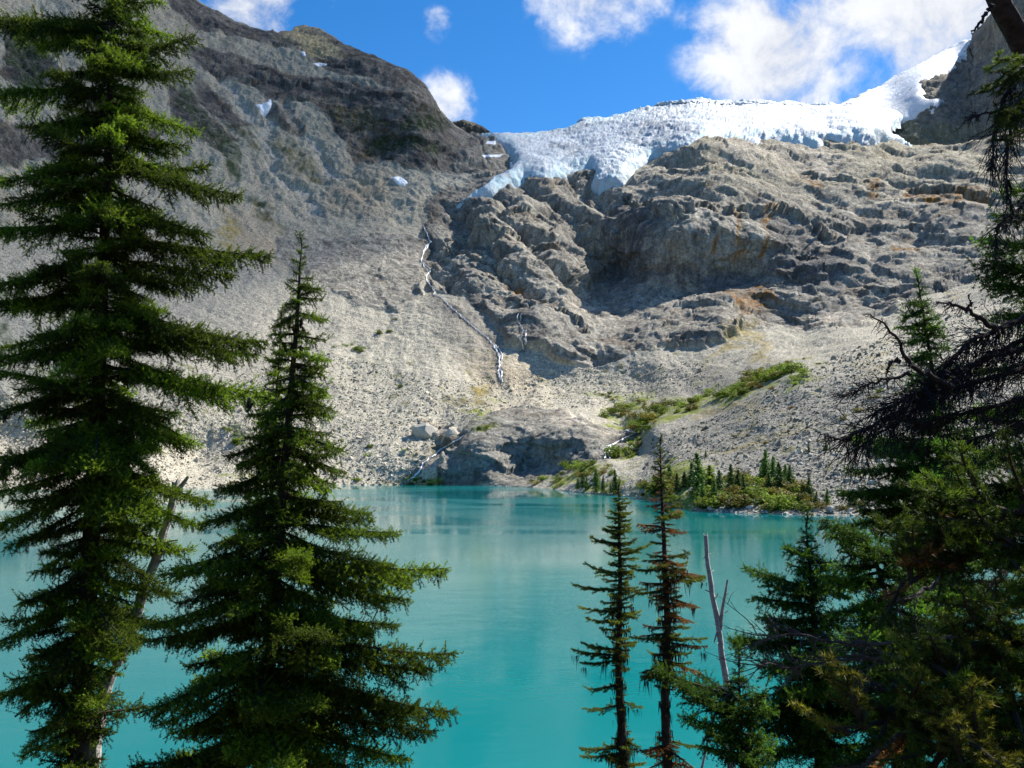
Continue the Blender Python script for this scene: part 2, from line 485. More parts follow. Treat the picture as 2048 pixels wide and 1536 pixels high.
RUST = [[(1462, 425), (1480, 430), (1475, 470), (1490, 500), (1475, 530), (1460, 500)], [(1520, 420), (1555, 425), (1545, 460), (1550, 520), (1530, 530), (1530, 460)],
        [(1450, 585), (1560, 570), (1555, 600), (1490, 640), (1450, 620)], [(1610, 350), (1640, 352), (1640, 368), (1612, 366)], [(1725, 360), (1750, 362), (1755, 400), (1735, 400)],
        [(1790, 485), (1850, 490), (1840, 515), (1790, 505)], [(1800, 390), (1980, 380), (1980, 410), (1880, 415), (1800, 405)], [(1410, 470), (1425, 475), (1425, 510), (1412, 510)],
        [(1010, 560), (1060, 570), (1030, 600)], [(1200, 300), (1200, 300), (1200, 300)], [(1560, 490), (1560, 490), (1600, 520)]]
vegd, vegb, vegg, vegy, rust = regs(VEGD, -6, 8), regs(VEGB, -10, 10), regs(VEGG, -9, 9), regs(VEGY, -8, 12), regs(RUST, -3, 7, jag=0.7)
SHADE_DARK = [[(1195, 470), (1250, 395), (1340, 440), (1330, 520), (1430, 520), (1520, 545), (1540, 575), (1440, 590), (1200, 575)], [(1560, 440), (1700, 490), (1690, 560), (1560, 560)], [(840, 600), (960, 600), (1010, 690), (980, 740), (900, 700)],
         [(1030, 620), (1080, 625), (1080, 690), (1040, 700)], [(1100, 715), (1140, 715), (1140, 735), (1110, 735)]]
PALE = [[(1130, 725), (1190, 680), (1210, 690), (1190, 730)], [(1090, 580), (1170, 580), (1200, 610), (1140, 640)], [(1090, 822), (1180, 815), (1180, 832), (1100, 838)], [(1150, 850), (1260, 858), (1260, 875), (1180, 880)], [(825, 850), (880, 850), (875, 870), (830, 865)],
        [(1420, 290), (1620, 280), (1720, 310), (1650, 350), (1450, 330)], [(1600, 600), (1660, 590), (1680, 640), (1600, 660)]]
dark, pale = regs(SHADE_DARK, -15, 25), regs(PALE, -6, 10)
TAN = [[(440, 420), (560, 460), (600, 540), (500, 520), (460, 470)], [(700, 350), (780, 360), (760, 420), (640, 420)], [(960, 700), (1060, 720), (1100, 780), (960, 800)]]
tan = regs(TAN, -40, 40)
TEAL = [[(560, 470), (680, 475), (820, 505), (800, 520), (640, 500)], [(640, 555), (720, 555), (720, 575), (640, 575)], [(740, 500), (840, 510), (820, 560), (760, 540)]]
teal = regs(TEAL, -20, 30)
GULLY = [[(535, 225), (545, 300), (560, 370), (640, 430)], [(560, 210), (610, 270), (680, 350)], [(450, 170), (520, 260), (550, 330)]]
gul = np.zeros(len(gx))
for g in GULLY:
    gul = np.maximum(gul, 1 - sm(ldist(qx, qy, g), 4, 16))

# --- relief, pushed along the normal (metres)
med = fb(flat + 17.0, 26, 6, 0.75)
fin = fb(flat - 55.0, 6.0, 5, 0.6)
rockL = rock * (1 - leftm)
# slabs: sheets dipping down to the right on the headwall, each with a rounded lip and a steep undercut front
sc_ = (flat[:, 2] + 0.34 * flat[:, 0] + 9 * w1 + 4 * med) / 27.0
saw = sc_ - np.floor(sc_)
slab = (np.sin(np.pi * saw ** 0.55)) * (0.45 + 0.55 * fb(flat + 300, 90, 2))
sc2 = (flat[:, 2] + 0.18 * flat[:, 0] + 4 * w1 + 5 * med) / 8.5
saw2 = sc2 - np.floor(sc2)
slab2 = np.sin(np.pi * saw2 ** 0.5)
# ribs running down to the left on the left lobe
rb = (flat[:, 0] * 0.8 + flat[:, 2] * 0.55 + 16 * w2 + 5 * med) / 52.0
rib = np.abs(np.sin(np.pi * rb)) ** 0.8
lobe = reg([(850, 420), (1060, 350), (1190, 350), (1250, 400), (1180, 580), (960, 610), (860, 580)], -20, 20)
v1, v2 = vor(flat * [1, 1, 0.6], 21)
blk = np.clip(v2 - v1, 0, 0.5)
dome = 1.6 - rg(flat * [1, 1, .75] + 211.0, 150, 3, 1.0)          # rounded, glacier-worn swells with sharp creases
dome2 = 1.4 - rg(flat * [1, 1, .7] + 77.0, 42, 4, 0.9)
# ledges: a lip that stands out, with a recess below it
LIPS = [([(1235, 392), (1300, 418), (1345, 440), (1400, 428), (1440, 436)], 9), ([(1440, 445), (1500, 430), (1560, 432), (1600, 445), (1700, 480)], 10), ([(1430, 522), (1480, 505), (1560, 492), (1640, 497)], 7), ([(1800, 395), (1880, 386), (1960, 391), (2060, 402)], 10),
        ([(1610, 345), (1700, 365), (1770, 388)], 6), ([(1025, 622), (1090, 628), (1140, 650), (1180, 668)], 6), ([(1100, 712), (1145, 708), (1190, 696)], 5), ([(1560, 545), (1640, 530), (1730, 546)], 6), ([(1440, 628), (1550, 622), (1630, 634)], 5), ([(1370, 352), (1450, 345), (1530, 352)], 6),
        ([(930, 470), (990, 452), (1060, 470), (1130, 500)], 7), ([(880, 520), (950, 505), (1030, 530), (1080, 560)], 6), ([(1640, 470), (1720, 440), (1800, 450), (1900, 470)], 6), ([(945, 900), (1000, 905), (1060, 886), (1120, 890), (1195, 892)], 2.2), ([(960, 938), (1040, 925), (1120, 918)], 2),
        ([(600, 485), (700, 482), (800, 500)], 4), ([(640, 560), (720, 548), (800, 572)], 4), ([(390, 135), (480, 150), (560, 165), (660, 190)], 5), ([(650, 165), (740, 185), (830, 205), (885, 250)], 6), ([(660, 250), (760, 262), (880, 292), (930, 330)], 6), ([(560, 100), (650, 120), (740, 140)], 6)]
lips = np.zeros(len(gx))
hm = 900.0 / dd
for line, A in LIPS:
    L_ = np.asarray(line, float)
    ly = np.interp(qx, L_[:, 0], L_[:, 1])
    end = sm(qx, L_[0, 0] - 10, L_[0, 0] + 25) * (1 - sm(qx, L_[-1, 0] - 25, L_[-1, 0] + 10))
    dv = (ly - (gy + (qy - gy) * .8)) / hm
    lips += end * A * np.where(dv > 0, np.exp(-np.maximum(dv, 0) / 26), -.75 * np.exp(np.minimum(dv, 0) / 20)) * (.6 + .6 * w3)


def facets(P, scale, salt):
    """jointed rock: every cell is a flat, slightly tilted block face"""
    nf = noise.voronoi
    h = np.zeros(len(P)); idt = np.zeros(len(P))
    Q = P / np.asarray(scale)
    for i, q in enumerate(Q.tolist()):
        d, pt = nf(q)
        a = pt[0]
        s = math.sin(a[0] * 12.99 + a[1] * 78.23 + a[2] * 37.7 + salt) * 43758.5
        s -= math.floor(s)
        u = (s * 7919.0) % 1.0 - .5; v = (s * 104729.0) % 1.0 - .5
        h[i] = (s - .5) + u * (q[0] - a[0]) * 1.1 + v * (q[2] - a[2]) * 1.1
        idt[i] = s
    return h, idt


rsel = np.where(rock > .01)[0]
rp = flat[rsel] + np.stack([w3, w1, w2], -1)[rsel] * 5
dip = np.stack([rp[:, 0] * .95 - rp[:, 2] * .3, rp[:, 1] * .5, rp[:, 2] * .95 + rp[:, 0] * .3], -1)
fac = np.zeros(len(gx)); fid = np.full(len(gx), .5)
for sc3, amp, wt in (((46, 40, 26), 5.5, .35), ((17, 15, 9), 2.2, .4), ((6.5, 6, 4), .9, .35)):
    h_, i_ = facets(dip, sc3, amp)
    fac[rsel] += h_ * amp
    fid[rsel] += (i_ - .5) * wt
crk = 1.3 - rg(flat * [1, 1, .22] + 611.0, 17, 3, 1.0)               # upright fractures
pat = np.clip(.5 + 1.2 * fb(flat + 915.0, 110, 3), 0, 1)
relief = rockL * (1 - outc) * (13 * dome + .8 * dome2 + .7 * med + 3.0 * slab * (1 - .7 * pat) + 1.0 * blk + .5 * fin + .6 * crk + .95 * fac + lobe * 17 * (rib - .6))
relief += rock * leftm * (7 * dome + 2.2 * dome2 + 2.0 * med + 1.2 * blk + .9 * fin + 1.6 * crk + .85 * fac)
relief += outc * (1.0 * dome2 + 1.0 * med + .8 * slab2 + .5 * blk + .4 * fin + .4 * crk + .42 * fac)
for m_ in (rockL * (1 - outc), rock * leftm, outc):                     # no step where rock meets scree
    relief -= m_ * (np.average(relief, weights=m_ + 1e-6) - 1.0)
slabs = reg([(540, 460), (830, 460), (850, 590), (800, 640), (560, 540)], -10, 15)
relief *= 1 - .62 * slabs * rock
relief += rock * lips * (.75 - .4 * slabs)
# scree: gentle runnels down the slope and coarse lumps
run = fb(np.stack([flat[:, 0] * 1.0, flat[:, 1] * .18, flat[:, 2] * .18], -1) + 40, 22, 4)
relief += (1 - rock) * (1.7 * run + 0.9 * med * np.clip(dd / 500, .4, 1.5) + 0.5 * fin * np.clip(dd / 600, .4, 1.3))
relief += (1 - rock) * leftm * (4 * dome + 3 * dome2 + 3 * med + .8 * fin)
relief -= gul * 5
stepf = reg([(1200, 470), (1290, 380), (1340, 420), (1440, 520), (1420, 590), (1190, 580)], -10, 20)
shore_fade = sm(tv.repeat(len(PX), 1).ravel(), 0.0, 0.03)
relief *= shore_fade
ridge_fade = np.where(gx < 940, sm(1 - tv.repeat(len(PX), 1).ravel(), -0.03, 0.04), 1)
relief *= ridge_fade
GLAC = [(907, 418), (940, 398), (985, 368), (1020, 346), (1030, 335), (1022, 318), (1008, 302), (985, 290), (955, 279), (960, 272), (1010, 272), (1060, 271), (1130, 262), (1165, 246), (1200, 243), (1240, 235), (1290, 221), (1330, 209), (1400, 201),
        (1470, 205), (1560, 207), (1640, 209), (1700, 209), (1750, 217), (1800, 232), (1815, 240), (1782, 254), (1783, 272), (1822, 290), (1792, 291), (1758, 284), (1707, 281), (1656, 285), (1621, 290), (1584, 283), (1481, 276), (1430, 282), (1406, 291),
        (1378, 307), (1344, 314), (1307, 317), (1279, 338), (1262, 357), (1248, 376), (1228, 383), (1197, 383), (1180, 373), (1188, 356), (1178, 346), (1139, 353), (1091, 365), (1047, 361), (1020, 371), (968, 396), (930, 412)]
under_ice = sm(pdist(gx, gy, GLAC), 2, 9)                           # ground-down bed under the ice
relief = relief * (1 - under_ice) - 7 * under_ice
P2 = flat + N.reshape(-1, 3) * relief[:, None]
P2 = P2.reshape(P.shape)

# --- base colours, some with sun and shade put in
def C(*c): return np.array(c)[None]


def mixc(a, b, f): return a * (1 - f[:, None]) + b * f[:, None]


tone = np.clip(0.5 + 0.55 * fb(flat + 700, 130, 4), 0, 1)
tone2 = np.clip(0.5 + 0.7 * fb(flat + 800, 18, 5), 0, 1)
scr = mixc(C(.305, .282, .225) + np.zeros((len(gx), 3)), C(.40, .368, .285), tone)
mor = sm(gx - 1150 - (qx - gx) * .5, 0, 300) * sm(gy, 690, 790)
scr = mixc(scr, C(.20, .19, .16), mor * .95)
scr = mixc(scr, C(.335, .30, .225), leftall * .85)
scr = mixc(scr, C(.25, .235, .195), sm(gx + (qx - gx), 760, 600) * sm(gy, 860, 760) * (1 - leftall) * .8)  # left scree darker: cloud shade put into the colour
scr = mixc(scr, C(.20, .18, .14), leftall * np.clip(.9 * fb(np.stack([flat[:, 0] * .9 + flat[:, 1] * .3, flat[:, 1] * .22, flat[:, 2] * .22], -1) + 5, 26, 5), 0, .8))
scr = mixc(scr, C(.27, .30, .26), teal * .6)
scr = mixc(scr, C(.36, .25, .14), tan * .45)
rk = mixc(C(.22, .205, .178) + np.zeros((len(gx), 3)), C(.42, .385, .31), np.clip(tone * .4 + tone2 * .65, 0, 1))
rk = mixc(rk, C(.42, .375, .27), sm(gy, 450, 310) * sm(gx, 1280, 1430) * .8)  # upper right headwall paler: sunlight put into the colour
lrk = mixc(C(.075, .07, .07) + np.zeros((len(gx), 3)), C(.25, .22, .175), np.clip(tone2 * 1.1 - .1, 0, 1))
lrk = mixc(lrk, C(.50, .41, .23), reg([(560, 66), (600, 45), (660, 70), (690, 110), (620, 115)], -12, 12) * .95)  # sunlit peak knob: the sun on it is painted in
lrk = mixc(lrk, C(.30, .26, .20), reg([(800, 150), (850, 170), (885, 230), (870, 260), (820, 200)], -12, 12) * .6)
rk = rk * (.72 + .56 * fid)[:, None]
rk = mixc(rk, lrk * (.75 + .5 * fid)[:, None], leftm)
rk = mixc(rk, C(.105, .105, .11), dark * .75)  # shade of the steep faces put into the colour, besides dark rock
rk = mixc(rk, C(.27, .26, .22), outc * .7)
rk = mixc(rk, C(.30, .28, .235), slabs * .6)
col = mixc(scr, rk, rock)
col = mixc(col, C(.17, .155, .13), reg(SHADE_DARK[2], -20, 30) * .6)
col = mixc(col, C(.52, .46, .37), pale * .75)
col = mixc(col, C(.40, .365, .30), gul * leftall * .85)
# lichen and rust stains
rs = rust * np.clip(.65 + .9 * fb(flat * [1, 1, .35] + 60, 9, 4), 0, 1)
col = mixc(col, C(.30, .145, .03), rs)
rs2 = sm(fb(flat * [1, 1, .5] + 260, 30, 5), .32, .6) * rock
col = mixc(col, C(.22, .145, .08), rs2 * .35)
col = mixc(col, C(.085, .075, .065), sm(fb(flat * [1, 1, .25] + 460, 16, 4), .3, .65) * rock * .6)
col = mixc(col, C(.10, .092, .085), (1 - sm(blk, .0, .09)) * rock * .45)  # joints darkened: crevice shade painted in, besides soil and lichen
col = mixc(col, C(.40, .365, .30), sm(fb(flat + 1460, 12, 5, .6), .22, .55) * rock * (1 - leftm) * .5)
v_ = np.clip(.75 + .8 * fb(flat + 10, 10, 5), 0, 1)
col = mixc(col, C(.040, .060, .028), vegd * v_ * .95)
col = mixc(col, C(.105, .092, .035), vegb * v_ * .8)
col = mixc(col, C(.16, .185, .03), np.clip(vegg * v_ * 1.2, 0, 1))
col = mixc(col, C(.24, .185, .05), vegy * v_ * .75)
spk = sm(fb(flat + 1300, 9, 3), .5, .62) * (1 - rock) * (1 - leftall) * sm(gy, 640, 740)
col = mixc(col, C(.14, .14, .04), spk * .6)
col = np.clip(col, 0.01, .8)
STREAMS = [[(848, 452), (862, 484), (845, 515), (858, 545), (867, 590), (905, 618), (946, 654), (985, 688), (1000, 740), (1004, 765)], [(1038, 625), (1045, 660), (1046, 700)], [(928, 872), (880, 902), (846, 932), (815, 962)], [(1278, 868), (1215, 894), (1212, 920)]]
wet = np.zeros(len(gx))
for s_ in STREAMS:
    wet = np.maximum(wet, 1 - sm(ldist(gx + (qx - gx) * .25, gy + (qy - gy) * .25, s_), 2, 11))
col = mixc(col, C(.075, .07, .065), wet * .6)
veg = np.clip(vegd + vegb + vegg + vegy, 0, 1)
msk = np.stack([rock, np.clip((1 - rock) * (1 - veg * .7), 0, 1), veg], -1)

# skirt behind the ridge and under the water
back = []
for k, (dy, dz) in enumerate(((25, -14), (90, -70), (220, -190), (420, -380))):
    r = P2[-1].copy()
    r[:, 1] += dy
    r[:, 0] += dy * (PX - 1024) / F
    r[:, 2] += dz
    back.append(r)
under = P2[0].copy(); under[:, 2] = -6; under[:, 1] -= 12
front = P2[0].copy(); front[:, 2] = -1.2; front[:, 1] -= 1.5
ALL = np.concatenate([under[None], front[None], P2, np.array(back)])
nr, nc = ALL.shape[:2]


def ext(a):
    a = a.reshape(NROW, len(PX), -1)
    return np.concatenate([a[:1], a[:1], a, np.repeat(a[-1:], 4, 0)]).reshape(nr * nc, -1)


TFACES = grid_faces(nr, nc)
TV = ALL.reshape(-1, 3)
terrain = mesh_np('mountain_cirque', TV, TFACES, [M_LAND], smooth=True, colors={'col': ext(col), 'msk': ext(msk)})
tag(terrain, kind='structure')
BV = BVHTree.FromPolygons(TV.tolist(), TFACES.tolist())
CAM = Vector((0, 0, EYE))


def hit(px, py):
    x, y, z = ray(px, py)
    v = Vector((float(x), 1.0, float(z))).normalized()
    loc, nor, idx, dist = BV.ray_cast(CAM, v)
    return loc, nor


def drop(x, y, z=900):
    loc, nor, idx, dist = BV.ray_cast(Vector((x, y, z)), Vector((0, 0, -1)))
    return loc, nor


# ------------------------------------------------------------------ the near bank and the lake
def bank_z(x, y):
    return 10.4 - 0.36 * y + 0.35 * np.sin(x * .21 + 1) * np.sin(y * .17) - 0.004 * y * y * 0


bx = np.linspace(-90, 90, 121); by = np.r_[np.linspace(-60, 40, 81), 60, 200, 620]
BXg, BYg = np.meshgrid(bx, by)
BZ = bank_z(BXg, BYg)
bn = fb(np.stack([BXg, BYg, BZ], -1).reshape(-1, 3), 4.0, 4).reshape(BZ.shape)
BZ = np.maximum(BZ + .25 * bn, -9)
BXg = np.where(BYg > 45, BXg * 14, BXg)
M_GROUND = simple_mat('forest_floor', (.055, .042, .025), 0.95, 1.2, .5, .6, .1, dist=.2)
g = mesh_np('ground', np.stack([BXg, BYg, BZ], -1).reshape(-1, 3), grid_faces(*BZ.shape), [M_GROUND], smooth=True)
tag(g, kind='structure')


def water_material():
    m = bpy.data.materials.new('glacial_water')
    m.use_nodes = True
    T = NT(m.node_tree)
    pos = T.n('ShaderNodeNewGeometry').outputs['Position']
    n0 = T.noise(pos, 0.012, 3.0, 0.5, 0.5)
    c = T.mix(T.ramp(n0, .3, .7), (.0005, .145, .152), (.001, .175, .172))
    a = T.n('ShaderNodeMapping', ins={'Vector': pos, 'Scale': (.7, 1.0, 1)}).outputs[0]
    h = T.math('ADD', T.math('MULTIPLY', T.noise(a, 1.6, 3.0, .6), .6), T.math('MULTIPLY', T.noise(a, .35, 2.0, .5), 1.4))
    patch = T.ramp(T.noise(a, .014, 4.0, .55, .8), .36, .62, .12, 1.0)
    bp = T.n('ShaderNodeBump', ins={'Strength': T.math('MULTIPLY', patch, .055), 'Distance': .5, 'Height': h})
    p = T.n('ShaderNodeBsdfPrincipled', ins={'Base Color': c, 'Roughness': T.ramp(patch, .12, 1.0, .03, .14), 'IOR': 1.333, 'Specular IOR Level': .36, 'Normal': bp.outputs[0]})
    T.n('ShaderNodeOutputMaterial', ins={'Surface': p.outputs[0]})
    return m


wx = np.linspace(-560, 760, 34); wy = np.linspace(22, 640, 20)
WX, WY = np.meshgrid(wx, wy)
lake = mesh_np('lake', np.stack([WX, WY, np.zeros_like(WX)], -1).reshape(-1, 3), grid_faces(*WX.shape), [water_material()])
tag(lake, kind='structure')
# ------------------------------------------------------------------ glacier, right peak, far ridge, snow patches, streams
def ice_material():
    m = bpy.data.materials.new('glacier_ice')
    m.use_nodes = True
    T = NT(m.node_tree)
    pos = T.n('ShaderNodeNewGeometry').outputs['Position']
    col = T.n('ShaderNodeAttribute', attribute_name='col').outputs['Color']
    n1 = T.noise(pos, .12, 8.0, .65, .5)
    n2 = T.noise(pos, .6, 5.0, .6)
    f = T.math('MULTIPLY', T.ramp(n1, .3, .7, .84, 1.12, False), T.ramp(n2, .3, .7, .9, 1.08, False))
    c = T.mix(1.0, col, T.n('ShaderNodeCombineColor', ins={0: f, 1: f, 2: f}).outputs[0], 'MULTIPLY')
    bp = T.n('ShaderNodeBump', ins={'Strength': .8, 'Distance': 1.0, 'Height': T.math('ADD', T.math('MULTIPLY', n1, 4.0), T.math('MULTIPLY', n2, 1.6))})
    p = T.n('ShaderNodeBsdfPrincipled', ins={'Base Color': c, 'Roughness': .55, 'Specular IOR Level': .3, 'Normal': bp.outputs[0]})
    T.n('ShaderNodeOutputMaterial', ins={'Surface': p.outputs[0]})
    return m


M_ICE = ice_material()


def patch_sheet(name, poly, depth_fn, step, thick, edge, relief_fn, color_fn, mat, margin=6, skyline=-999):
    """a sheet lying on a slope inside a surveyed outline; its rim curls down into the slope so that it has thickness"""
    A = np.asarray(poly, float)
    x = np.arange(A[:, 0].min() - margin, A[:, 0].max() + margin, step)
    y = np.arange(A[:, 1].max() + margin, A[:, 1].min() - margin, -step)
    X, Y = np.meshgrid(x, y)
    Dp = depth_fn(X, Y)
    P = at(X, Y, Dp)
    N = grid_normals(P)
    fl = P.reshape(-1, 3)
    jx = fb(fl + 3, 22, 4) * 5; jy = fb(fl + 71, 22, 4) * 4
    d = pdist(X.ravel() + jx, Y.ravel() + jy, poly)
    t = np.where(d > 0, thick * (1 - np.exp(-np.maximum(d, 0) / edge)), d * 1.5)
    r = relief_fn(fl, X.ravel(), Y.ravel(), d)
    Q = fl + N.reshape(-1, 3) * (t + r * sm(d, 0, edge * 2))[:, None]
    keep = d > np.where(Y.ravel() < skyline, -.4, -margin * .8)      # no rim hanging behind a skyline
    F_ = grid_faces(*X.shape)
    F_ = F_[keep[F_].all(1)]
    used = np.unique(F_)
    rem = np.zeros(len(Q), int); rem[used] = np.arange(len(used))
    cols = color_fn(fl, X.ravel(), Y.ravel(), d)
    return mesh_np(name, Q[used], rem[F_], [mat], smooth=True, colors={'col': cols[used]})


# depth of the real surface underneath, with the relief smoothed away
def under_depth(X, Y):
    return DEPTH(X, Y)


def gdepth(X, Y):
    # the crest of the ice: depth grows faster towards the skyline so that the top rolls over
    return DEPTH(X, np.clip(Y, 225, None)) * (1 + np.clip(262 - Y, 0, 80) / 80 * .06)


def grelief(fl, x, y, d):
    s = fl * [1.0, .6, 1.0]
    big = 1.3 - rg(s + 500, 60, 4, .9)
    sm_ = 1.2 - rg(s + 900, 17, 4, .8)
    fr = fb(fl + 20, 5, 4, .6)
    rough = sm(x, 1000, 1130) * (1 - .75 * sm(x, 1420, 1560) * sm(y, 262, 235))
    w = fb(fl, 45, 4)
    cre = np.abs(np.sin((fl[:, 0] * .42 + fl[:, 2] * .9 + fl[:, 1] * .25 + 22 * w) / 8.5)) ** .45
    band = np.clip(.5 + 1.4 * fb(fl + 333, 70, 3), 0, 1)
    spike = np.maximum(rg(fl * [1, .5, .6] + 77, 13, 3, .8) - 1.25, 0) * sm(y, 262, 225) * 6
    fine_ = np.abs(np.sin((fl[:, 0] * .25 + fl[:, 2] * 1.3 + 16 * w + 5 * fr) / 3.2)) ** .5
    return (4.2 * big + .9 * sm_ + .9 * fr + 3.6 * (cre - .8) * band + 1.0 * (fine_ - .7) + spike) * (.3 + .6 * rough)


def gcol(fl, x, y, d):
    n = np.clip(.5 + .7 * fb(fl * [1, .5, 1] + 33, 40, 5), 0, 1)
    c = mixc(C(.42, .475, .52) + np.zeros((len(x), 3)), C(.66, .70, .73), n)
    dirt = sm(fb(fl * [1, .4, .5] + 83, 55, 5), .05, .5) * sm(x, 1000, 1080) * (1 - sm(x, 1330, 1480))
    c = mixc(c, C(.40, .41, .43), dirt * .7)
    ln_ = sm(np.abs(np.sin((fl[:, 0] * .42 + fl[:, 2] * .9 + fl[:, 1] * .25 + 22 * fb(fl, 45, 4)) / 8.5)), .35, .05)
    c = mixc(c, C(.27, .43, .50), ln_ * .65 * (1 - sm(x, 1420, 1560) * .6))
    blue = np.clip(sm(d, 22, 2) * .8, 0, 1) * np.clip(.5 + 1.1 * fb(fl + 190, 18, 4), 0, 1)
    c = mixc(c, C(.33, .62, .70), blue * .75)
    white = sm(x, 1380, 1500) * sm(d, 3, 14)
    c = mixc(c, C(.80, .82, .84), white * .7)
    return c


glacier = patch_sheet('glacier', GLAC, gdepth, 1.5, 13, 5, grelief, gcol, M_ICE, 5, 242)
tag(glacier, kind='structure')


# right-hand peak: rock sheet
def sheet(name, left, right, step, ridge, base, ctrl, relief_fn, color_fn, rows, c=60, rock=1.0):
    X1 = np.arange(left, right, step)
    tp = np.interp(X1, [a for a, b in ridge], [b for a, b in ridge])
    bt = np.interp(X1, [a for a, b in base], [b for a, b in base])
    t = np.linspace(0, 1, rows)[:, None]
    Y = bt[None] * (1 - t) + tp[None] * t
    X = np.broadcast_to(X1[None], Y.shape).copy()
    f = RBF(ctrl, c, 4e-4)
    P = at(X, Y, np.maximum.accumulate(f(X, Y), 0))
    N = grid_normals(P)
    fl = P.reshape(-1, 3)
    fade = sm(1 - t.repeat(len(X1), 1).ravel(), -0.05, .12)
    Q = (fl + N.reshape(-1, 3) * (relief_fn(fl, X.ravel(), Y.ravel()) * fade)[:, None]).reshape(P.shape)
    bk = []
    for dy, dz in ((40, -25), (200, -200), (500, -500)):
        r = Q[-1].copy(); r[:, 1] += dy; r[:, 0] += dy * (X1 - 1024) / F; r[:, 2] += dz; bk.append(r)
    A = np.concatenate([Q, np.array(bk)])
    cc = color_fn(fl, X.ravel(), Y.ravel()).reshape(rows, len(X1), 3)
    cc = np.concatenate([cc, np.repeat(cc[-1:], 3, 0)]).reshape(-1, 3)
    mk = np.zeros((len(cc), 3)); mk[:, 0] = rock
    o = mesh_np(name, A.reshape(-1, 3), grid_faces(*A.shape[:2]), [M_LAND], smooth=True, colors={'col': cc, 'msk': mk})
    return o, f


PRIDGE = [(1560, 262), (1640, 238), (1690, 214), (1760, 180), (1850, 132), (1930, 88), (1943, 82), (1944, 68), (1965, 48), (1990, 18), (2010, -10), (2040, -40), (2120, -90), (2550, -260)]
pc = [(1560, 330, 1440), (1560, 265, 1560), (1690, 330, 1430), (1690, 216, 1640), (1800, 330, 1400), (1800, 280, 1440), (1800, 230, 1560), (1800, 160, 1740), (1870, 260, 1430), (1870, 200, 1500), (1870, 125, 1800), (1945, 280, 1390), (1945, 200, 1490), (1940, 90, 1830), (1985, 60, 1640), (1985, 160, 1450),
      (2048, 300, 1330), (2048, 150, 1430), (2048, 0, 1540), (2300, 300, 1250), (2300, 0, 1400), (2550, 300, 1150), (2550, -200, 1400)]


def prel(fl, x, y):
    return 10 * (rg(fl + 60, 90, 5) - .9) + 6 * fb(fl, 30, 6, .7) + 2.2 * fb(fl + 9, 7, 4, .6)


def pcol(fl, x, y):
    n = np.clip(.5 + .7 * fb(fl + 44, 30, 5), 0, 1)
    c = mixc(C(.15, .14, .13) + np.zeros((len(x), 3)), C(.30, .265, .205), n)
    c = mixc(c, C(.21, .20, .12), sm(y, 240, 265) * .6)
    return c


peak, PD = sheet('snowy_peak_slope', 1560, 2551, 2.2, PRIDGE, [(1560, 330), (2551, 320)], pc, prel, pcol, 170)
tag(peak, kind='structure')
SNOWF = [(1640, 240), (1690, 209), (1760, 175), (1850, 127), (1930, 83), (1942, 78), (1942, 108), (1915, 140), (1890, 152), (1868, 165), (1850, 176), (1848, 196), (1862, 206), (1892, 207), (1880, 224), (1850, 238), (1822, 256), (1780, 262), (1700, 262)]
def srel(fl, x, y, d):
    st = fl[:, 0] * .35 + fl[:, 2] * .9
    return 1.0 * fb(fl * [1, 1, .6], 60, 4) + .3 * rg(fl + 8, 18, 4)
def scol(fl, x, y, d):
    s = np.clip(.5 + .8 * fb(np.stack([fl[:, 0] * .2 + fl[:, 2] * .1, fl[:, 1] * .1, fl[:, 2] * .9 - fl[:, 0] * .45], -1), 14, 5), 0, 1)
    c = mixc(C(.90, .91, .93) + np.zeros((len(x), 3)), C(.56, .58, .60), s * .5)
    low = sm(y - (x - 1700) * -.45, 240, 265)
    return mixc(c, C(.50, .52, .54), np.clip(low, 0, 1) * .5)
snowf = patch_sheet('snowfield', SNOWF, lambda X, Y: PD(X, Y), 1.8, 12, 3, srel, scol, M_ICE, 4)
tag(snowf, kind='structure')

# far dark ridge in the gap
fr, _ = sheet('far_ridge', 850, 1060, 2.0, [(850, 238), (880, 240), (905, 243), (925, 240), (935, 243), (950, 245), (970, 256), (990, 268), (1010, 284), (1060, 310)], [(850, 330), (1060, 340)],
              [(850, 330, 1800), (850, 240, 1900), (1060, 330, 1820), (1060, 300, 1850), (950, 245, 1900), (950, 330, 1800)],
              lambda fl, x, y: 9 * (rg(fl, 60, 5) - .9) + 3 * fb(fl, 12, 5, .6), lambda fl, x, y: mixc(C(.05, .052, .05) + np.zeros((len(x), 3)), C(.13, .12, .09), np.clip(.5 + fb(fl, 25, 5), 0, 1)), 50)
tag(fr, kind='structure')


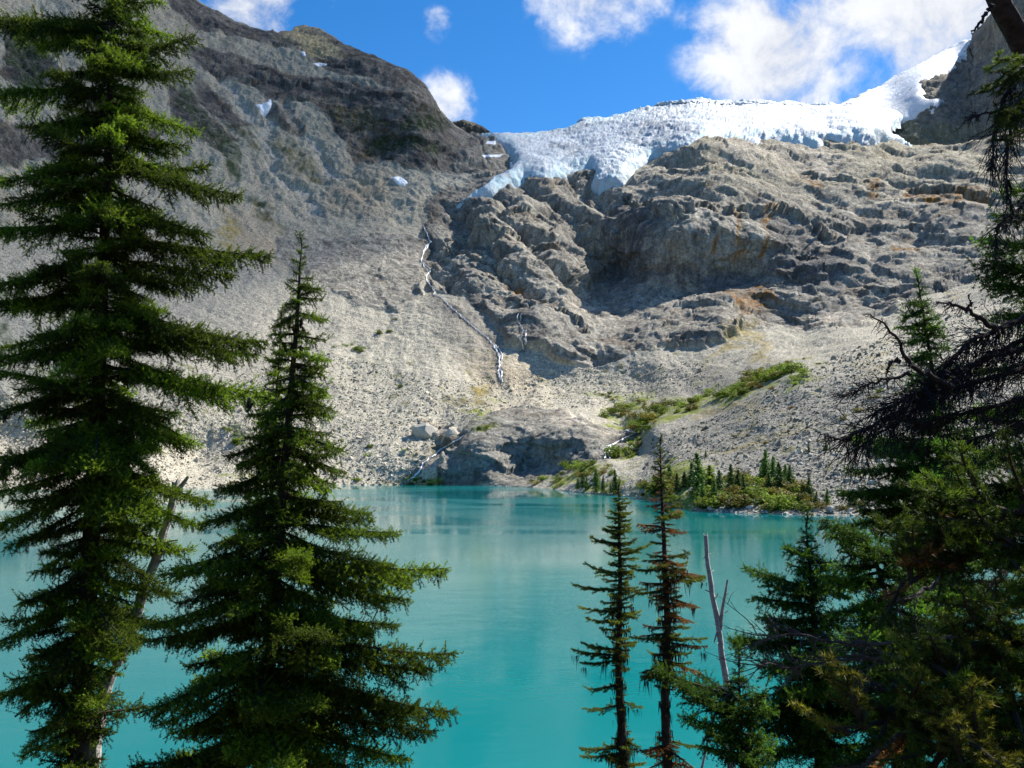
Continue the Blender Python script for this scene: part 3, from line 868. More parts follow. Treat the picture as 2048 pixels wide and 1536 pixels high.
# snow patches lying on the slopes (parts of the mountain)
def snow_patch(poly, lab, th=1.2, step=1.6, par=terrain):
    A = np.asarray(poly, float)
    x = np.arange(A[:, 0].min() - 3, A[:, 0].max() + 3, step)
    y = np.arange(A[:, 1].max() + 3, A[:, 1].min() - 3, -step)
    X, Y = np.meshgrid(x, y)
    V = np.zeros(X.shape + (3,))
    ok = np.zeros(X.shape, bool)
    d = pdist(X.ravel(), Y.ravel(), poly).reshape(X.shape)
    for i in range(X.shape[0]):
        for j in range(X.shape[1]):
            if d[i, j] > -3:
                l, n = hit(X[i, j], Y[i, j])
                if l:
                    t = th * (1 - math.exp(-max(d[i, j], 0) / 1.5)) * 1.6 + min(d[i, j], 0) * .5 + .25
                    V[i, j] = l + (n * .6 + (CAM - l).normalized() * .8) * t
                    ok[i, j] = True
    # neighbouring samples on one slope only
    F_ = grid_faces(*X.shape)
    Vf = V.reshape(-1, 3)
    k = ok.ravel()[F_].all(1)
    F_ = F_[k]
    yy = Vf[F_][:, :, 1]
    F_ = F_[(yy.max(1) - yy.min(1)) < 40]
    if not len(F_): return
    used = np.unique(F_); rem = np.zeros(len(Vf), int); rem[used] = np.arange(len(used))
    o = mesh_np('snow_patch', Vf[used], rem[F_], [M_SNOW], parent=par, smooth=True)
    o['label'] = lab


for poly, lab in [
    ([(512, 210), (522, 209), (537, 204), (538, 199), (542, 200), (543, 208), (541, 218), (536, 224), (530, 233), (524, 228), (519, 217)], 'white snow patch in the gully of the left mountain'),
    ([(782, 355), (797, 353), (808, 358), (815, 366), (806, 371), (796, 369)], 'oval snow patch low on the left mountain'),
    ([(628, 127), (640, 126), (654, 128), (652, 131), (636, 131)], 'thin snow streak below the peak knob'),
    ([(603, 104), (608, 103), (612, 111), (607, 112)], 'tiny snow fleck beside the peak knob'),
    ([(1015, 296), (1040, 290), (1055, 290), (1045, 300), (1020, 302)], 'snow strip at the left edge of the glacier'),
    ([(962, 311), (985, 310), (1006, 309), (1000, 313), (970, 314)], 'thin snow line left of the glacier'),
    ([(1020, 325), (1038, 320), (1040, 330), (1022, 334)], 'small snow block left of the glacier'),
    ([(975, 283), (992, 282), (990, 288), (972, 287)], 'snow sliver below the far ridge')]:
    snow_patch(poly, lab)


# streams: ribbons of white water laid on the slope
def stream(lines, name, width, lift=.7, kind=True, seed=1):
    lines = list(lines) + [[(x + 2.2 * math.sin(y * .21 + seed), y) for x, y in l] for l in lines]
    rnd = random.Random(seed)
    vs, fs = [], []
    for line in lines:
        A = np.asarray(line, float)
        s = np.r_[0, np.cumsum(np.hypot(*np.diff(A, axis=0).T))]
        tt = np.arange(0, s[-1], 1.5)
        X = np.interp(tt, s, A[:, 0]); Y = np.interp(tt, s, A[:, 1])
        pts = []
        for i, (x, y) in enumerate(zip(X, Y)):
            x += 3.0 * noise.noise(Vector((x * .09, y * .16, seed))) + rnd.uniform(-.4, .4)
            l, n = hit(x, y)
            if l: pts.append(l + n * lift * .6 + (CAM - l).normalized() * lift)
        prev = None
        for i, p in enumerate(pts):
            wdt = width * (.55 + .7 * abs(noise.noise(Vector((i * .13, seed * 3.1, 0)))) + rnd.uniform(-.12, .25))
            b = len(vs)
            cen = noise.noise(Vector((i * .3, 5, seed))) * width * .3
            vs += [p + Vector((-wdt / 2 + cen, 0, -.1)), p + Vector((cen, -.3, .25)), p + Vector((wdt / 2 + cen, 0, -.1))]
            if prev is not None and (pts[i] - pts[i - 1]).length < 30:
                fs += [(prev, prev + 1, b + 1, b), (prev + 1, prev + 2, b + 2, b + 1)]
            prev = b
            if rnd.random() < .05: prev = None
    o = mesh_np(name, np.array([tuple(v) for v in vs]), np.array(fs), [M_FOAM], smooth=True)
    tag(o, kind='structure')
    return o


stream([[(848, 452), (853, 462), (857, 475), (862, 484), (850, 495), (845, 510), (843, 522), (850, 537), (858, 545), (853, 552), (852, 562), (861, 570), (869, 578), (867, 590)],
        [(862, 484), (852, 498), (846, 506)], [(846, 525), (857, 535), (862, 545)], [(867, 590), (880, 594), (892, 604), (905, 618), (920, 630), (932, 640), (946, 654), (960, 664), (975, 676), (985, 688), (992, 698), (998, 712), (999, 728), (1002, 742), (1004, 765)],
        [(990, 690), (1003, 705), (1004, 720)], [(1000, 722), (996, 745), (1001, 760)]], 'stream', .85, seed=3)
stream([[(928, 872), (912, 882), (895, 892), (880, 902), (868, 912), (855, 920), (846, 932), (836, 945), (826, 956), (815, 962)], [(850, 926), (842, 935), (835, 950)]], 'stream', .7, seed=5)
stream([[(1036, 627), (1035, 640)], [(1042, 627), (1043, 642)], [(1038, 645), (1046, 660), (1043, 675), (1047, 700)], [(1050, 660), (1050, 690)]], 'waterfall', .5, seed=7)
stream([[(1250, 860), (1262, 864), (1278, 868)], [(1270, 868), (1250, 878), (1228, 888), (1215, 894)], [(1214, 893), (1212, 905), (1208, 918)], [(1217, 892), (1218, 906), (1219, 918)], [(1220, 892), (1225, 906), (1224, 914)],
        [(1270, 885), (1262, 895), (1254, 908)]], 'waterfall', .8, seed=9)
# ------------------------------------------------------------------ the cloud whose shadow lies on the left mountain
def cloud_material():
    m = bpy.data.materials.new('cloud')
    m.use_nodes = True
    T = NT(m.node_tree)
    v = T.n('ShaderNodeVolumePrincipled', ins={'Color': (.98, .98, 1, 1), 'Density': .0043, 'Anisotropy': .2})
    T.n('ShaderNodeOutputMaterial', ins={'Volume': v.outputs[0]})
    m.cycles.homogeneous_volume = True
    return m


def make_cloud(center, radii, seed):
    bm = bmesh.new()
    bmesh.ops.create_icosphere(bm, subdivisions=4, radius=1)
    for v in bm.verts:
        d = v.co.normalized()
        k = 1 + .38 * noise.fractal(d * 1.4 + Vector((seed, 0, 0)), .9, 2.1, 4)
        z = d.z * radii[2] * k
        if z < 0: z *= .55                    # flat base, towering top
        v.co = Vector((d.x * radii[0] * k, d.y * radii[1] * k, z))
    me = bpy.data.meshes.new('cloud')
    bm.to_mesh(me); bm.free()
    me.materials.append(cloud_material())
    o = bpy.data.objects.new('cloud', me)
    COL.objects.link(o)
    o.location = center
    tag(o, kind='structure')
    return o


pc_ = Vector((-500, 1085, 330)) + SUN * 1250
make_cloud(pc_, (455, 600, 175), 4.0)

# ------------------------------------------------------------------ stones, boulders, shrubs and young trees of the far shore
R = np.random.default_rng(7)
M_STONE = simple_mat('granite_boulders', (.42, .385, .32), .9, .9, .35, 0, .15)
M_SCREE = simple_mat('scree_stones', (1, 1, 1), .9, .9, .2, 0, .15, attr='col')
OCT = np.array([[1, 0, 0], [-1, 0, 0], [0, 1, 0], [0, -1, 0], [0, 0, 1], [0, 0, -1]], float)
BOX = np.array([[x, y, z] for x in (-1, 1) for y in (-1, 1) for z in (-1, 1)], float) * .62
BOXF = np.array([[0, 1, 3, 2], [4, 6, 7, 5], [0, 4, 5, 1], [2, 3, 7, 6], [0, 2, 6, 4], [1, 5, 7, 3]])


def scatter_stones(name, pts, size, tone_):
    n = len(pts)
    q = R.normal(size=(n, 4)); q /= np.linalg.norm(q, axis=1, keepdims=True)
    w, x, y, z = q.T
    M = np.stack([1 - 2 * (y * y + z * z), 2 * (x * y - z * w), 2 * (x * z + y * w), 2 * (x * y + z * w), 1 - 2 * (x * x + z * z), 2 * (y * z - x * w),
                  2 * (x * z - y * w), 2 * (y * z + x * w), 1 - 2 * (x * x + y * y)], -1).reshape(n, 3, 3)
    loc = BOX[None] * (1 + .45 * R.uniform(-1, 1, (n, 8, 3)))
    loc = loc * R.uniform(.6, 1.25, (n, 1, 3))
    V = np.einsum('nij,nkj->nki', M, loc) * size[:, None, None] + pts[:, None]
    Fc = (BOXF[None] + 8 * np.arange(n)[:, None, None]).reshape(-1, 4)
    g_ = np.clip(R.normal(tone_, .10, n), .10, .60)
    c_ = np.repeat(np.stack([g_ * 1.10, g_ * .98, g_ * .74], -1), 8, 0)
    o = mesh_np(name, V.reshape(-1, 3), Fc, [M_SCREE], colors={'col': c_})
    tag(o, kind='stuff')
    return o


def region_points(polys, n, seed):
    """world points spread evenly over the ground of the surveyed areas"""
    rr = random.Random(seed)
    xs = [p for q in polys for p in q]
    out = []
    lo = np.min(np.array(xs, float), 0); hi = np.max(np.array(xs, float), 0)
    PXs = np.array([[rr.uniform(lo[0], hi[0]), rr.uniform(lo[1], hi[1])] for _ in range(n)])
    ins = np.max([pdist(PXs[:, 0], PXs[:, 1], p) for p in polys], 0) > 0
    for x, y in PXs[ins]:
        l, nn = hit(x, y)
        if l: out.append((l.x, l.y, l.z, x, y))
    return np.array(out)


mp = region_points([[(1280, 960), (1300, 880), (1420, 840), (1560, 770), (1700, 700), (2060, 560), (2060, 1040), (1700, 1030), (1400, 1020), (1300, 1000)]], 44000, 3)
gv = pdist(mp[:, 3], mp[:, 4], VEGG[4])
keep = gv < 0
mp = mp[keep]
sz = np.clip(np.exp(R.normal(-1.7, .65, len(mp))), .08, 1.4) * np.clip(mp[:, 1] / 330, .8, 1.6)
scatter_stones('scree_stones', mp[:, :3] + [0, 0, .02], sz, .215)
lp = region_points([[(-20, 984), (-20, 790), (250, 780), (420, 770), (640, 700), (880, 760), (1000, 760), (1100, 740), (1420, 720), (1400, 780), (1190, 815), (1000, 815), (880, 860), (830, 970)]], 40000, 5)
sz2 = np.clip(np.exp(R.normal(-1.0, .55, len(lp))), .2, 2.2)
scatter_stones('scree_stones', lp[:, :3], sz2, .33)


def boulder_mesh(seed, sub=2):
    bm = bmesh.new()
    bmesh.ops.create_icosphere(bm, subdivisions=sub, radius=1)
    s = Vector((seed * 7.3, seed, -seed))
    rr = random.Random(seed)
    ax = [Vector((rr.uniform(-1, 1), rr.uniform(-1, 1), rr.uniform(-1, 1))).normalized() for _ in range(7)]
    for v in bm.verts:
        d = v.co.normalized()
        k = 1.0
        for a in ax:                           # cut flat faces, as broken granite has
            t = d.dot(a)
            if t > .05: k = min(k, (.62 + .1 * a.z) / t)
        v.co = d * (k + .06 * noise.noise(d * 3 + s))
        v.co.z *= .75
    me = bpy.data.meshes.new('boulder')
    bm.to_mesh(me); bm.free()
    me.materials.append(M_STONE)
    return me


BM = [boulder_mesh(i + 1) for i in range(7)]
rr = random.Random(21)


BSPAN = {'stones along the waterline of the point': (1350, 1800, .2, .7), 'stones along the low spit': (1110, 1345, .3, .7), 'large boulders on the point': (1420, 1740, .9, 1.7), 'talus boulders above the point': (1560, 1780, .6, 1.35)}


def place_boulder(px, py, size, label, group, sink=.15, nm='boulder'):
    l, n = hit(px, py)
    if not l: return
    if group in BSPAN:
        lo, hi, s0, s1 = BSPAN[group]
        u = (px - lo) / (hi - lo); v = (size - s0) / (s1 - s0)
        label = ('smallest ', 'small ', 'large ', 'largest ')[min(3, max(0, int(v * 4)))] + label + (' at its left end', ' left of its middle', ' at its middle', ' right of its middle', ' at its right end')[min(4, max(0, int(u * 5)))]
    o = bpy.data.objects.new(nm, BM[rr.randrange(7)])
    COL.objects.link(o)
    o.location = l + Vector((0, 0, size * .25 - sink))
    o.rotation_euler = (rr.uniform(-.4, .4), rr.uniform(-.4, .4), rr.uniform(0, 6.3))
    o.scale = (size * rr.uniform(.8, 1.35), size * rr.uniform(.8, 1.1), size * rr.uniform(.7, 1.05))
    tag(o, label, 'boulder', group)


spy = lambda px: float(np.interp(px, [a for a, b in SHORE], [b for a, b in SHORE]))
for i in range(90):
    px = rr.uniform(1350, 1800)
    place_boulder(px, spy(px) - rr.uniform(-.5, 7), rr.choice([.25, .3, .4, .45, .6]) * rr.uniform(.8, 1.3), 'pale stone on the waterline of the shrubby point,', 'stones along the waterline of the point')
for i in range(50):
    px = rr.uniform(1110, 1345)
    place_boulder(px, spy(px) - rr.uniform(-.3, 4), rr.uniform(.3, .7), 'pale stone on the low bare spit,', 'stones along the low spit')
for px, py, s in ((1421, 1018, 1.3), (1500, 1016, 1.0), (1585, 1013, 1.7), (1660, 1020, 1.1), (1700, 1022, .9), (1740, 1022, 1.5), (1480, 985, 1.2)):
    place_boulder(px, py, s, 'pale boulder among the shrubs of the point,', 'large boulders on the point')
for i in range(60):
    px, py = rr.uniform(1560, 1780), rr.uniform(880, 1005)
    place_boulder(px, py, rr.uniform(.6, 1.35), 'angular boulder in the coarse talus slope,', 'talus boulders above the point')
place_boulder(852, 862, 9.0, 'great pale slab boulder on the scree left of the outcrop', None, 2.5)
place_boulder(905, 868, 6.0, 'dark split block beside the great slab boulder', None, 2)

# foliage materials
def foliage_mat(name, c0, c1, trans=.25, var=.35, gam=1.0):
    m = bpy.data.materials.new(name)
    m.use_nodes = True
    T = NT(m.node_tree)
    col = T.n('ShaderNodeAttribute', attribute_name='tip')
    f = T.n('ShaderNodeSeparateColor', ins={0: col.outputs['Color']})
    rnd = T.n('ShaderNodeObjectInfo').outputs['Random']
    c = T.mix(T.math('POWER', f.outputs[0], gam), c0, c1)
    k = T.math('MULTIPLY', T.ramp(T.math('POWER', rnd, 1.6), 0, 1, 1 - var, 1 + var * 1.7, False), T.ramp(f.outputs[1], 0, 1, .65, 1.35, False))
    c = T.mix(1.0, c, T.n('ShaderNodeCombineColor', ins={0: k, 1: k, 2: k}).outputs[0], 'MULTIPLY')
    p = T.n('ShaderNodeBsdfPrincipled', ins={'Base Color': c, 'Roughness': .55, 'Specular IOR Level': .25}).outputs[0]
    tr = T.n('ShaderNodeBsdfTranslucent', ins={'Color': c}).outputs[0]
    T.n('ShaderNodeOutputMaterial', ins={'Surface': T.n('ShaderNodeMixShader', ins={0: trans, 1: p, 2: tr}).outputs[0]})
    return m


M_BUSH = [foliage_mat('alder_leaves', (.11, .165, .018), (.21, .28, .03), .45), foliage_mat('yellow_shrub_leaves', (.13, .13, .02), (.26, .21, .035), .35),
          foliage_mat('rust_shrub_leaves', (.13, .085, .02), (.24, .13, .03), .3)]
M_YOUNG = foliage_mat('young_fir_needles', (.042, .09, .018), (.11, .18, .034), .35)
M_BARK = simple_mat('bark', (.055, .045, .036), .95, 9, .5, .8, .1)
M_BARKF = simple_mat('far_bark', (.07, .055, .045), .95)


def quads(cent, size, rng, up=.3):
    """leaf-sized diamonds with random tilt"""
    n = len(cent)
    a = rng.normal(size=(n, 3)); a[:, 2] *= up; a /= np.linalg.norm(a, axis=1, keepdims=True)
    b = np.cross(a, rng.normal(size=(n, 3))); b /= np.linalg.norm(b, axis=1, keepdims=True)
    s = size[:, None]
    V = np.stack([cent - a * s, cent + b * s * .55, cent + a * s, cent - b * s * .55], 1).reshape(-1, 3)
    return V, np.arange(4 * n).reshape(n, 4)


def bush_parts(seed, n=640):
    rng = np.random.default_rng(seed)
    k = 9
    cx = rng.normal(0, .42, (k, 3)); cx[:, 2] = np.abs(rng.normal(.35, .22, k))
    which = rng.integers(0, k, n)
    d = rng.normal(size=(n, 3)); d /= np.linalg.norm(d, axis=1, keepdims=True)
    pos = cx[which] + d * (rng.uniform(.5, 1, n) ** .5 * .38)[:, None]
    pos[:, 2] = np.maximum(pos[:, 2], .03)
    V, Fq = quads(pos, rng.uniform(.06, .13, n), rng)
    tip = np.repeat(np.stack([np.clip(rng.normal(.45, .3, n), 0, 1), rng.uniform(0, 1, n), np.zeros(n)], -1), 4, 0)
    stems = []
    for c in cx[:5]:
        stems.append(tube(np.array([[0, 0, -.1], c * .5, c]), [.035, .025, .01], 3))
    sv, sf = join(stems)
    return (V, Fq, tip), (sv, sf)


def tube(pts, rad, sides=5):
    pts = np.asarray(pts, float); rad = np.asarray(rad, float)
    t = np.gradient(pts, axis=0); t /= np.linalg.norm(t, axis=1, keepdims=True) + 1e-9
    ref = np.where(np.abs(t[:, 2:3]) > .9, np.array([[1., 0, 0]]), np.array([[0, 0, 1.]]))
    a = np.cross(t, ref); a /= np.linalg.norm(a, axis=1, keepdims=True) + 1e-9
    b = np.cross(t, a)
    an = np.linspace(0, 2 * np.pi, sides, endpoint=False)
    V = pts[:, None] + rad[:, None, None] * (np.cos(an)[None, :, None] * a[:, None] + np.sin(an)[None, :, None] * b[:, None])
    n = len(pts)
    i = np.arange(n * sides).reshape(n, sides)
    j = np.roll(i, -1, 1)
    return V.reshape(-1, 3), np.stack([i[:-1], i[1:], j[1:], j[:-1]], -1).reshape(-1, 4)


def join(parts):
    V, Fs, o = [], [], 0
    for v, f in parts:
        V.append(v); Fs.append(f + o); o += len(v)
    return np.concatenate(V), np.concatenate(Fs)


BUSH = []
for i in range(6):
    (V, Fq, tip), (sv, sf) = bush_parts(50 + i)
    fm = [mesh_np('foliage', V, Fq, [m], colors={'tip': tip}, link=False) for m in M_BUSH]
    BUSH.append((fm, mesh_np('stem', sv, sf, [M_BARKF], link=False)))


def copy_thing(name, loc, scale, rz, parts, label, cat, group):
    e = empty(name, loc)
    e.rotation_euler = (rr.uniform(-.07, .07), rr.uniform(-.07, .07), rz)
    e.scale = scale
    for nm, me in parts:
        o = bpy.data.objects.new(nm, me)
        COL.objects.link(o)
        o.parent = e
    tag(e, label, cat, group)
    return e


SPAN = {}


def describe(label, group, px, s, cols):
    """size, colour and part of the patch, so that a label narrows down to one or a few plants"""
    lo, hi, smin, smax = SPAN.get(group, (0, 1, 0, 1))
    u = (px - lo) / max(hi - lo, 1)
    part = ('at the left end', 'left of the middle', 'in the middle', 'right of the middle', 'at the right end')[min(4, max(0, int(u * 5)))]
    v = (s - smin) / max(smax - smin, 1e-6)
    size = ('smallest', 'small', 'large', 'largest')[min(3, max(0, int(v * 4)))]
    return f'{size} {cols} {label} {part}'


def bush(px, py, s, kind, label, group):
    l, n = hit(px, py)
    if not l: return
    if group in SPAN: label = describe(label, group, px, s, ('green', 'yellowish', 'rusty')[kind])
    f, st = BUSH[rr.randrange(6)]
    copy_thing('shrub', l - Vector((0, 0, .1)), (s * rr.uniform(.9, 1.8), s * rr.uniform(.9, 1.3), s * rr.uniform(.75, 1.1)), rr.uniform(0, 6.3), [('foliage', f[kind]), ('stem', st)], label, 'shrub', group)


def young_parts(seed):
    rng = np.random.default_rng(seed)
    V, T_ = [], []
    for z in np.arange(.06, 1.0, .035):
        r = .26 * (1 - z) ** .85 + .015
        nb = 9
        for k in range(nb):
            a = rng.uniform(0, 6.28)
            L = r * rng.uniform(.6, 1.25)
            m = max(3, int(L * 46))
            s = np.linspace(.2, 1, m)
            V.append(np.stack([np.cos(a) * L * s, np.sin(a) * L * s, z - .28 * L * s + rng.normal(0, .012, m)], -1) + rng.normal(0, .012, (m, 3)))
            T_.append(s)
    V = np.concatenate(V); t = np.concatenate(T_)
    Q, Fq = quads(V, rng.uniform(.022, .042, len(V)), rng, .5)
    tip = np.repeat(np.stack([np.clip(t + rng.normal(0, .25, len(t)), 0, 1), rng.uniform(0, 1, len(t)), t * 0], -1), 4, 0)
    tr = tube(np.array([[0, 0, -.05], [0, 0, .5], [0, 0, 1.0]]), [.022, .014, .003], 4)
    return mesh_np('crown', Q, Fq, [M_YOUNG], colors={'tip': tip}, link=False), mesh_np('trunk', tr[0], tr[1], [M_BARKF], link=False)


YOUNG = [young_parts(80 + i) for i in range(5)]


def young(px, py, h, label, group):
    l, n = hit(px, py)
    if not l: return
    c, t = YOUNG[rr.randrange(5)]
    if group in SPAN: label = describe(label, group, px, h, 'dark')
    copy_thing('young_fir', l, (h * rr.uniform(.8, 1.5), h * rr.uniform(.8, 1.5), h * rr.uniform(.75, 1.15)), rr.uniform(0, 6.3), [('crown', c), ('trunk', t)], label, 'tree', group)


# shrubs and young firs on the point
SPAN['shrubs on the point'] = (1290, 1610, 1.6, 3.4)
for i in range(84):
    px = rr.uniform(1290, 1610)
    lo = spy(px) - 6
    hi = float(np.interp(px, [1290, 1360, 1450, 1600], [965, 945, 955, 968]))
    py = rr.uniform(hi, lo)
    bush(px, py, rr.uniform(1.6, 3.4), 0 if rr.random() < .68 else 1, 'shrub in the thicket on the point,', 'shrubs on the point')
SPAN['yellow shrubs at the waterline'] = (1464, 1720, 1.4, 2.3)
for px, py, s in ((1464, 1016, 2.2), (1478, 1012, 1.8), (1560, 1014, 1.6), (1615, 1018, 2.0), (1640, 1018, 1.8), (1690, 1020, 1.5), (1720, 1012, 1.6), (1535, 1020, 2.2), (1600, 1005, 1.8)):
    bush(px, py, s, 1, 'autumn shrub at the waterline of the point,', 'yellow shrubs at the waterline')
SPAN['young firs in the thicket'] = (1340, 1490, 4, 10)
for px, py, h in ((1400, 985, 11.5), (1370, 975, 6), (1385, 970, 6.5), (1420, 975, 6), (1440, 985, 7), (1355, 985, 6), (1405, 1000, 5.5), (1430, 1002, 6), (1462, 978, 6), (1476, 985, 6.5), (1490, 995, 5.5), (1340, 968, 6)):
    young(px, py, h, 'young fir in the thicket on the point,', 'young firs in the thicket')
SPAN['firs of the dark clump'] = (1528, 1580, 4, 8.5)
for px, py, h in ((1532, 962, 8), (1548, 965, 7.2), (1560, 985, 8.5), (1572, 962, 6), (1540, 985, 6.8), (1528, 958, 5.0), (1556, 950, 5.0), (1580, 975, 5.6)):
    young(px, py, h, 'fir of the clump beyond the thicket,', 'firs of the dark clump')
SPAN['lone firs by the waterline'] = (1598, 1706, 3.4, 6)
for px, py, h in ((1618, 1002, 6), (1655, 1008, 3.8), (1706, 1012, 5.4), (1598, 1010, 3.8), (1632, 1010, 3.6)):
    young(px, py, h, 'lone fir on the talus by the waterline,', 'lone firs by the waterline')
SPAN['firs at the root of the spit'] = (1157, 1232, 3.5, 9)
for px, py, h in ((1166, 975, 8), (1174, 978, 6.5), (1195, 982, 9), (1207, 983, 6), (1232, 984, 9), (1157, 978, 5), (1222, 985, 4)):
    young(px, py, h, 'fir at the root of the low spit,', 'firs at the root of the spit')
SPAN['tiny firs on the moraine'] = (1412, 1652, 2.5, 3.5)
for px, py, h in ((1618, 905, 3.5), (1652, 900, 3.2), (1412, 915, 2.5)):
    young(px, py, h, 'tiny fir alone on the bare moraine,', 'tiny firs on the moraine')
# the green band across the moraine and the foot of the outcrop
for poly, n, smin, smax, kinds, lab, grp in (
        (VEGG[0], 72, 2.6, 5.4, (0, 0, 0, 1), 'shrub in the band slanting across the moraine,', 'shrubs of the green band'),
        (VEGG[1], 8, 1.4, 2.6, (0, 1), 'shrub on the bowl floor above the green band,', 'shrubs on the bowl floor'),
        (VEGG[2], 26, 1.3, 2.8, (0, 0, 1), 'shrub on the flat at the foot of the outcrop,', 'shrubs at the outcrop foot'),
        (VEGG[3], 14, 1.5, 2.8, (0, 0, 1), 'shrub beside the small waterfall,', 'shrubs beside the small waterfall'),
        (VEGG[9], 8, 2.0, 3.6, (0,), 'tall shrub against the outcrop base,', 'tall shrubs at the outcrop base'),
        (VEGG[5], 12, 1.2, 2.1, (0, 1), 'shrub on the shore left of the outcrop,', 'shrubs on the shore left of the outcrop'),
        (VEGG[6], 9, 1.0, 1.9, (0, 1, 1), 'scrubby shrub along the far left shore,', 'shrubs along the far left shore'),
        (VEGD[5], 10, 1.6, 3.0, (0,), 'shrub in the clump low on the left scree,', 'shrub clump on the left scree'),
        (VEGG[8], 6, 1.8, 2.8, (0,), 'shrub in the strip atop the moraine,', 'shrubs at the top of the moraine'),
        ([(1180, 985), (1345, 985), (1345, 1003), (1180, 990)], 8, 1.0, 1.8, (1, 0, 2), 'shrub on the low spit,', 'shrubs on the low spit')):
    xs_ = [q[0] for q in poly]
    SPAN[grp] = (min(xs_), max(xs_), smin, smax)
    got = region_points([poly], n * 5, len(lab))[:n]
    for g_ in got:
        bush(g_[3], g_[4], rr.uniform(smin, smax), rr.choice(kinds), lab, grp)
SPAN['round shrubs below the small waterfall'] = (1222, 1244, 4.4, 6)
for px, py, s in ((1232, 912, 6), (1244, 908, 5), (1222, 916, 4.5)):
    bush(px, py, s, 0, 'round shrub below the small waterfall,', 'round shrubs below the small waterfall')
SPAN['lone shrubs on the left scree'] = (668, 810, 1.8, 4.5)
for px, py, s in ((760, 668, 4.5), (778, 664, 2.6), (715, 700, 4), (722, 704, 3.4), (800, 775, 3), (738, 895, 2.8), (735, 912, 2.4), (810, 903, 2.2), (668, 694, 1.8), (690, 692, 2), (704, 690, 1.8), (790, 640, 2), (712, 962, 2.5)):
    bush(px, py, s, 0, 'lone shrub on the bare left scree,', 'lone shrubs on the left scree')
SPAN['scattered shrubs on the moraine'] = (1430, 1780, .9, 2.0)
for i in range(20):
    px, py = rr.uniform(1430, 1780), rr.uniform(700, 900)
    bush(px, py, rr.uniform(.9, 2.0), rr.choice((0, 1, 1, 2)), 'scattered shrub on the stony moraine slope,', 'scattered shrubs on the moraine')
# ------------------------------------------------------------------ the conifers on the near bank
M_HEM = foliage_mat('hemlock_needles', (.009, .030, .006), (.25, .37, .014), .44, .45, 1.5)  # hemlock and fir tips: new growth, with sunlight put into the colour
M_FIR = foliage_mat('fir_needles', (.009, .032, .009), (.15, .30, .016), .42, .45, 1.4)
M_OLD = foliage_mat('lichened_fir_needles', (.040, .066, .012), (.22, .26, .028), .4, .35)
M_BROWN = foliage_mat('browning_needles', (.13, .065, .018), (.30, .14, .03), .38, .35)
M_PINE = foliage_mat('olive_pine_needles', (.018, .044, .007), (.12, .175, .012), .4, .5)
M_RUSTN = foliage_mat('dying_pine_needles', (.16, .065, .014), (.32, .14, .025), .35, .3)
M_TWIG = simple_mat('dead_twig', (.035, .030, .028), .95, 20, .4, 0, .1)
M_GREYTWIG = simple_mat('grey_dead_twig', (.10, .085, .078), .95, 20, .4, 0, .1)
M_SNAG = simple_mat('weathered_snag_wood', (.44, .41, .37), .9, 14, .45, .9, .15, dist=.03)
M_LICHEN = simple_mat('hanging_lichen', (.030, .024, .016), 1.0, 15, .5, 0, .05)
M_LICHENB = simple_mat('brown_hanging_lichen', (.060, .040, .022), 1.0, 15, .5, 0, .05)
M_CONE = simple_mat('seed_cone', (.045, .028, .022), .85, 60, .5, .5, .2, dist=.005)


def needles(p0, p1, tipv, dens, ln, wd, ang, rng, lift=.0):
    """triangular needles set all round each shoot p0-p1"""
    L = np.linalg.norm(p1 - p0, axis=1)
    n = np.maximum(3, (L * dens).astype(int))
    k = np.repeat(np.arange(len(p0)), n)
    t = rng.uniform(0, 1, len(k))
    ax = (p1 - p0)[k] / (L[k, None] + 1e-9)
    b = p0[k] + (p1 - p0)[k] * t[:, None]
    r = rng.normal(size=(len(k), 3))
    r[:, 2] += lift
    r -= ax * (r * ax).sum(1, keepdims=True)
    r /= np.linalg.norm(r, axis=1, keepdims=True) + 1e-9
    a = np.radians(ang + rng.normal(0, 12, len(k)))[:, None]
    d = ax * np.cos(a) + r * np.sin(a)
    ll = (ln * rng.uniform(.7, 1.15, len(k)))[:, None]
    s = np.cross(d, rng.normal(size=(len(k), 3)))
    s /= np.linalg.norm(s, axis=1, keepdims=True) + 1e-9
    V = np.stack([b - s * wd * .5, b + s * wd * .5, b + d * ll], 1).reshape(-1, 3)
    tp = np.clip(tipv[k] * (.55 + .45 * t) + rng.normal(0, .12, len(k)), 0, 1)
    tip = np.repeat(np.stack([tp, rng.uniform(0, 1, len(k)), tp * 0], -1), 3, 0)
    return V, np.arange(len(V)).reshape(-1, 3), tip


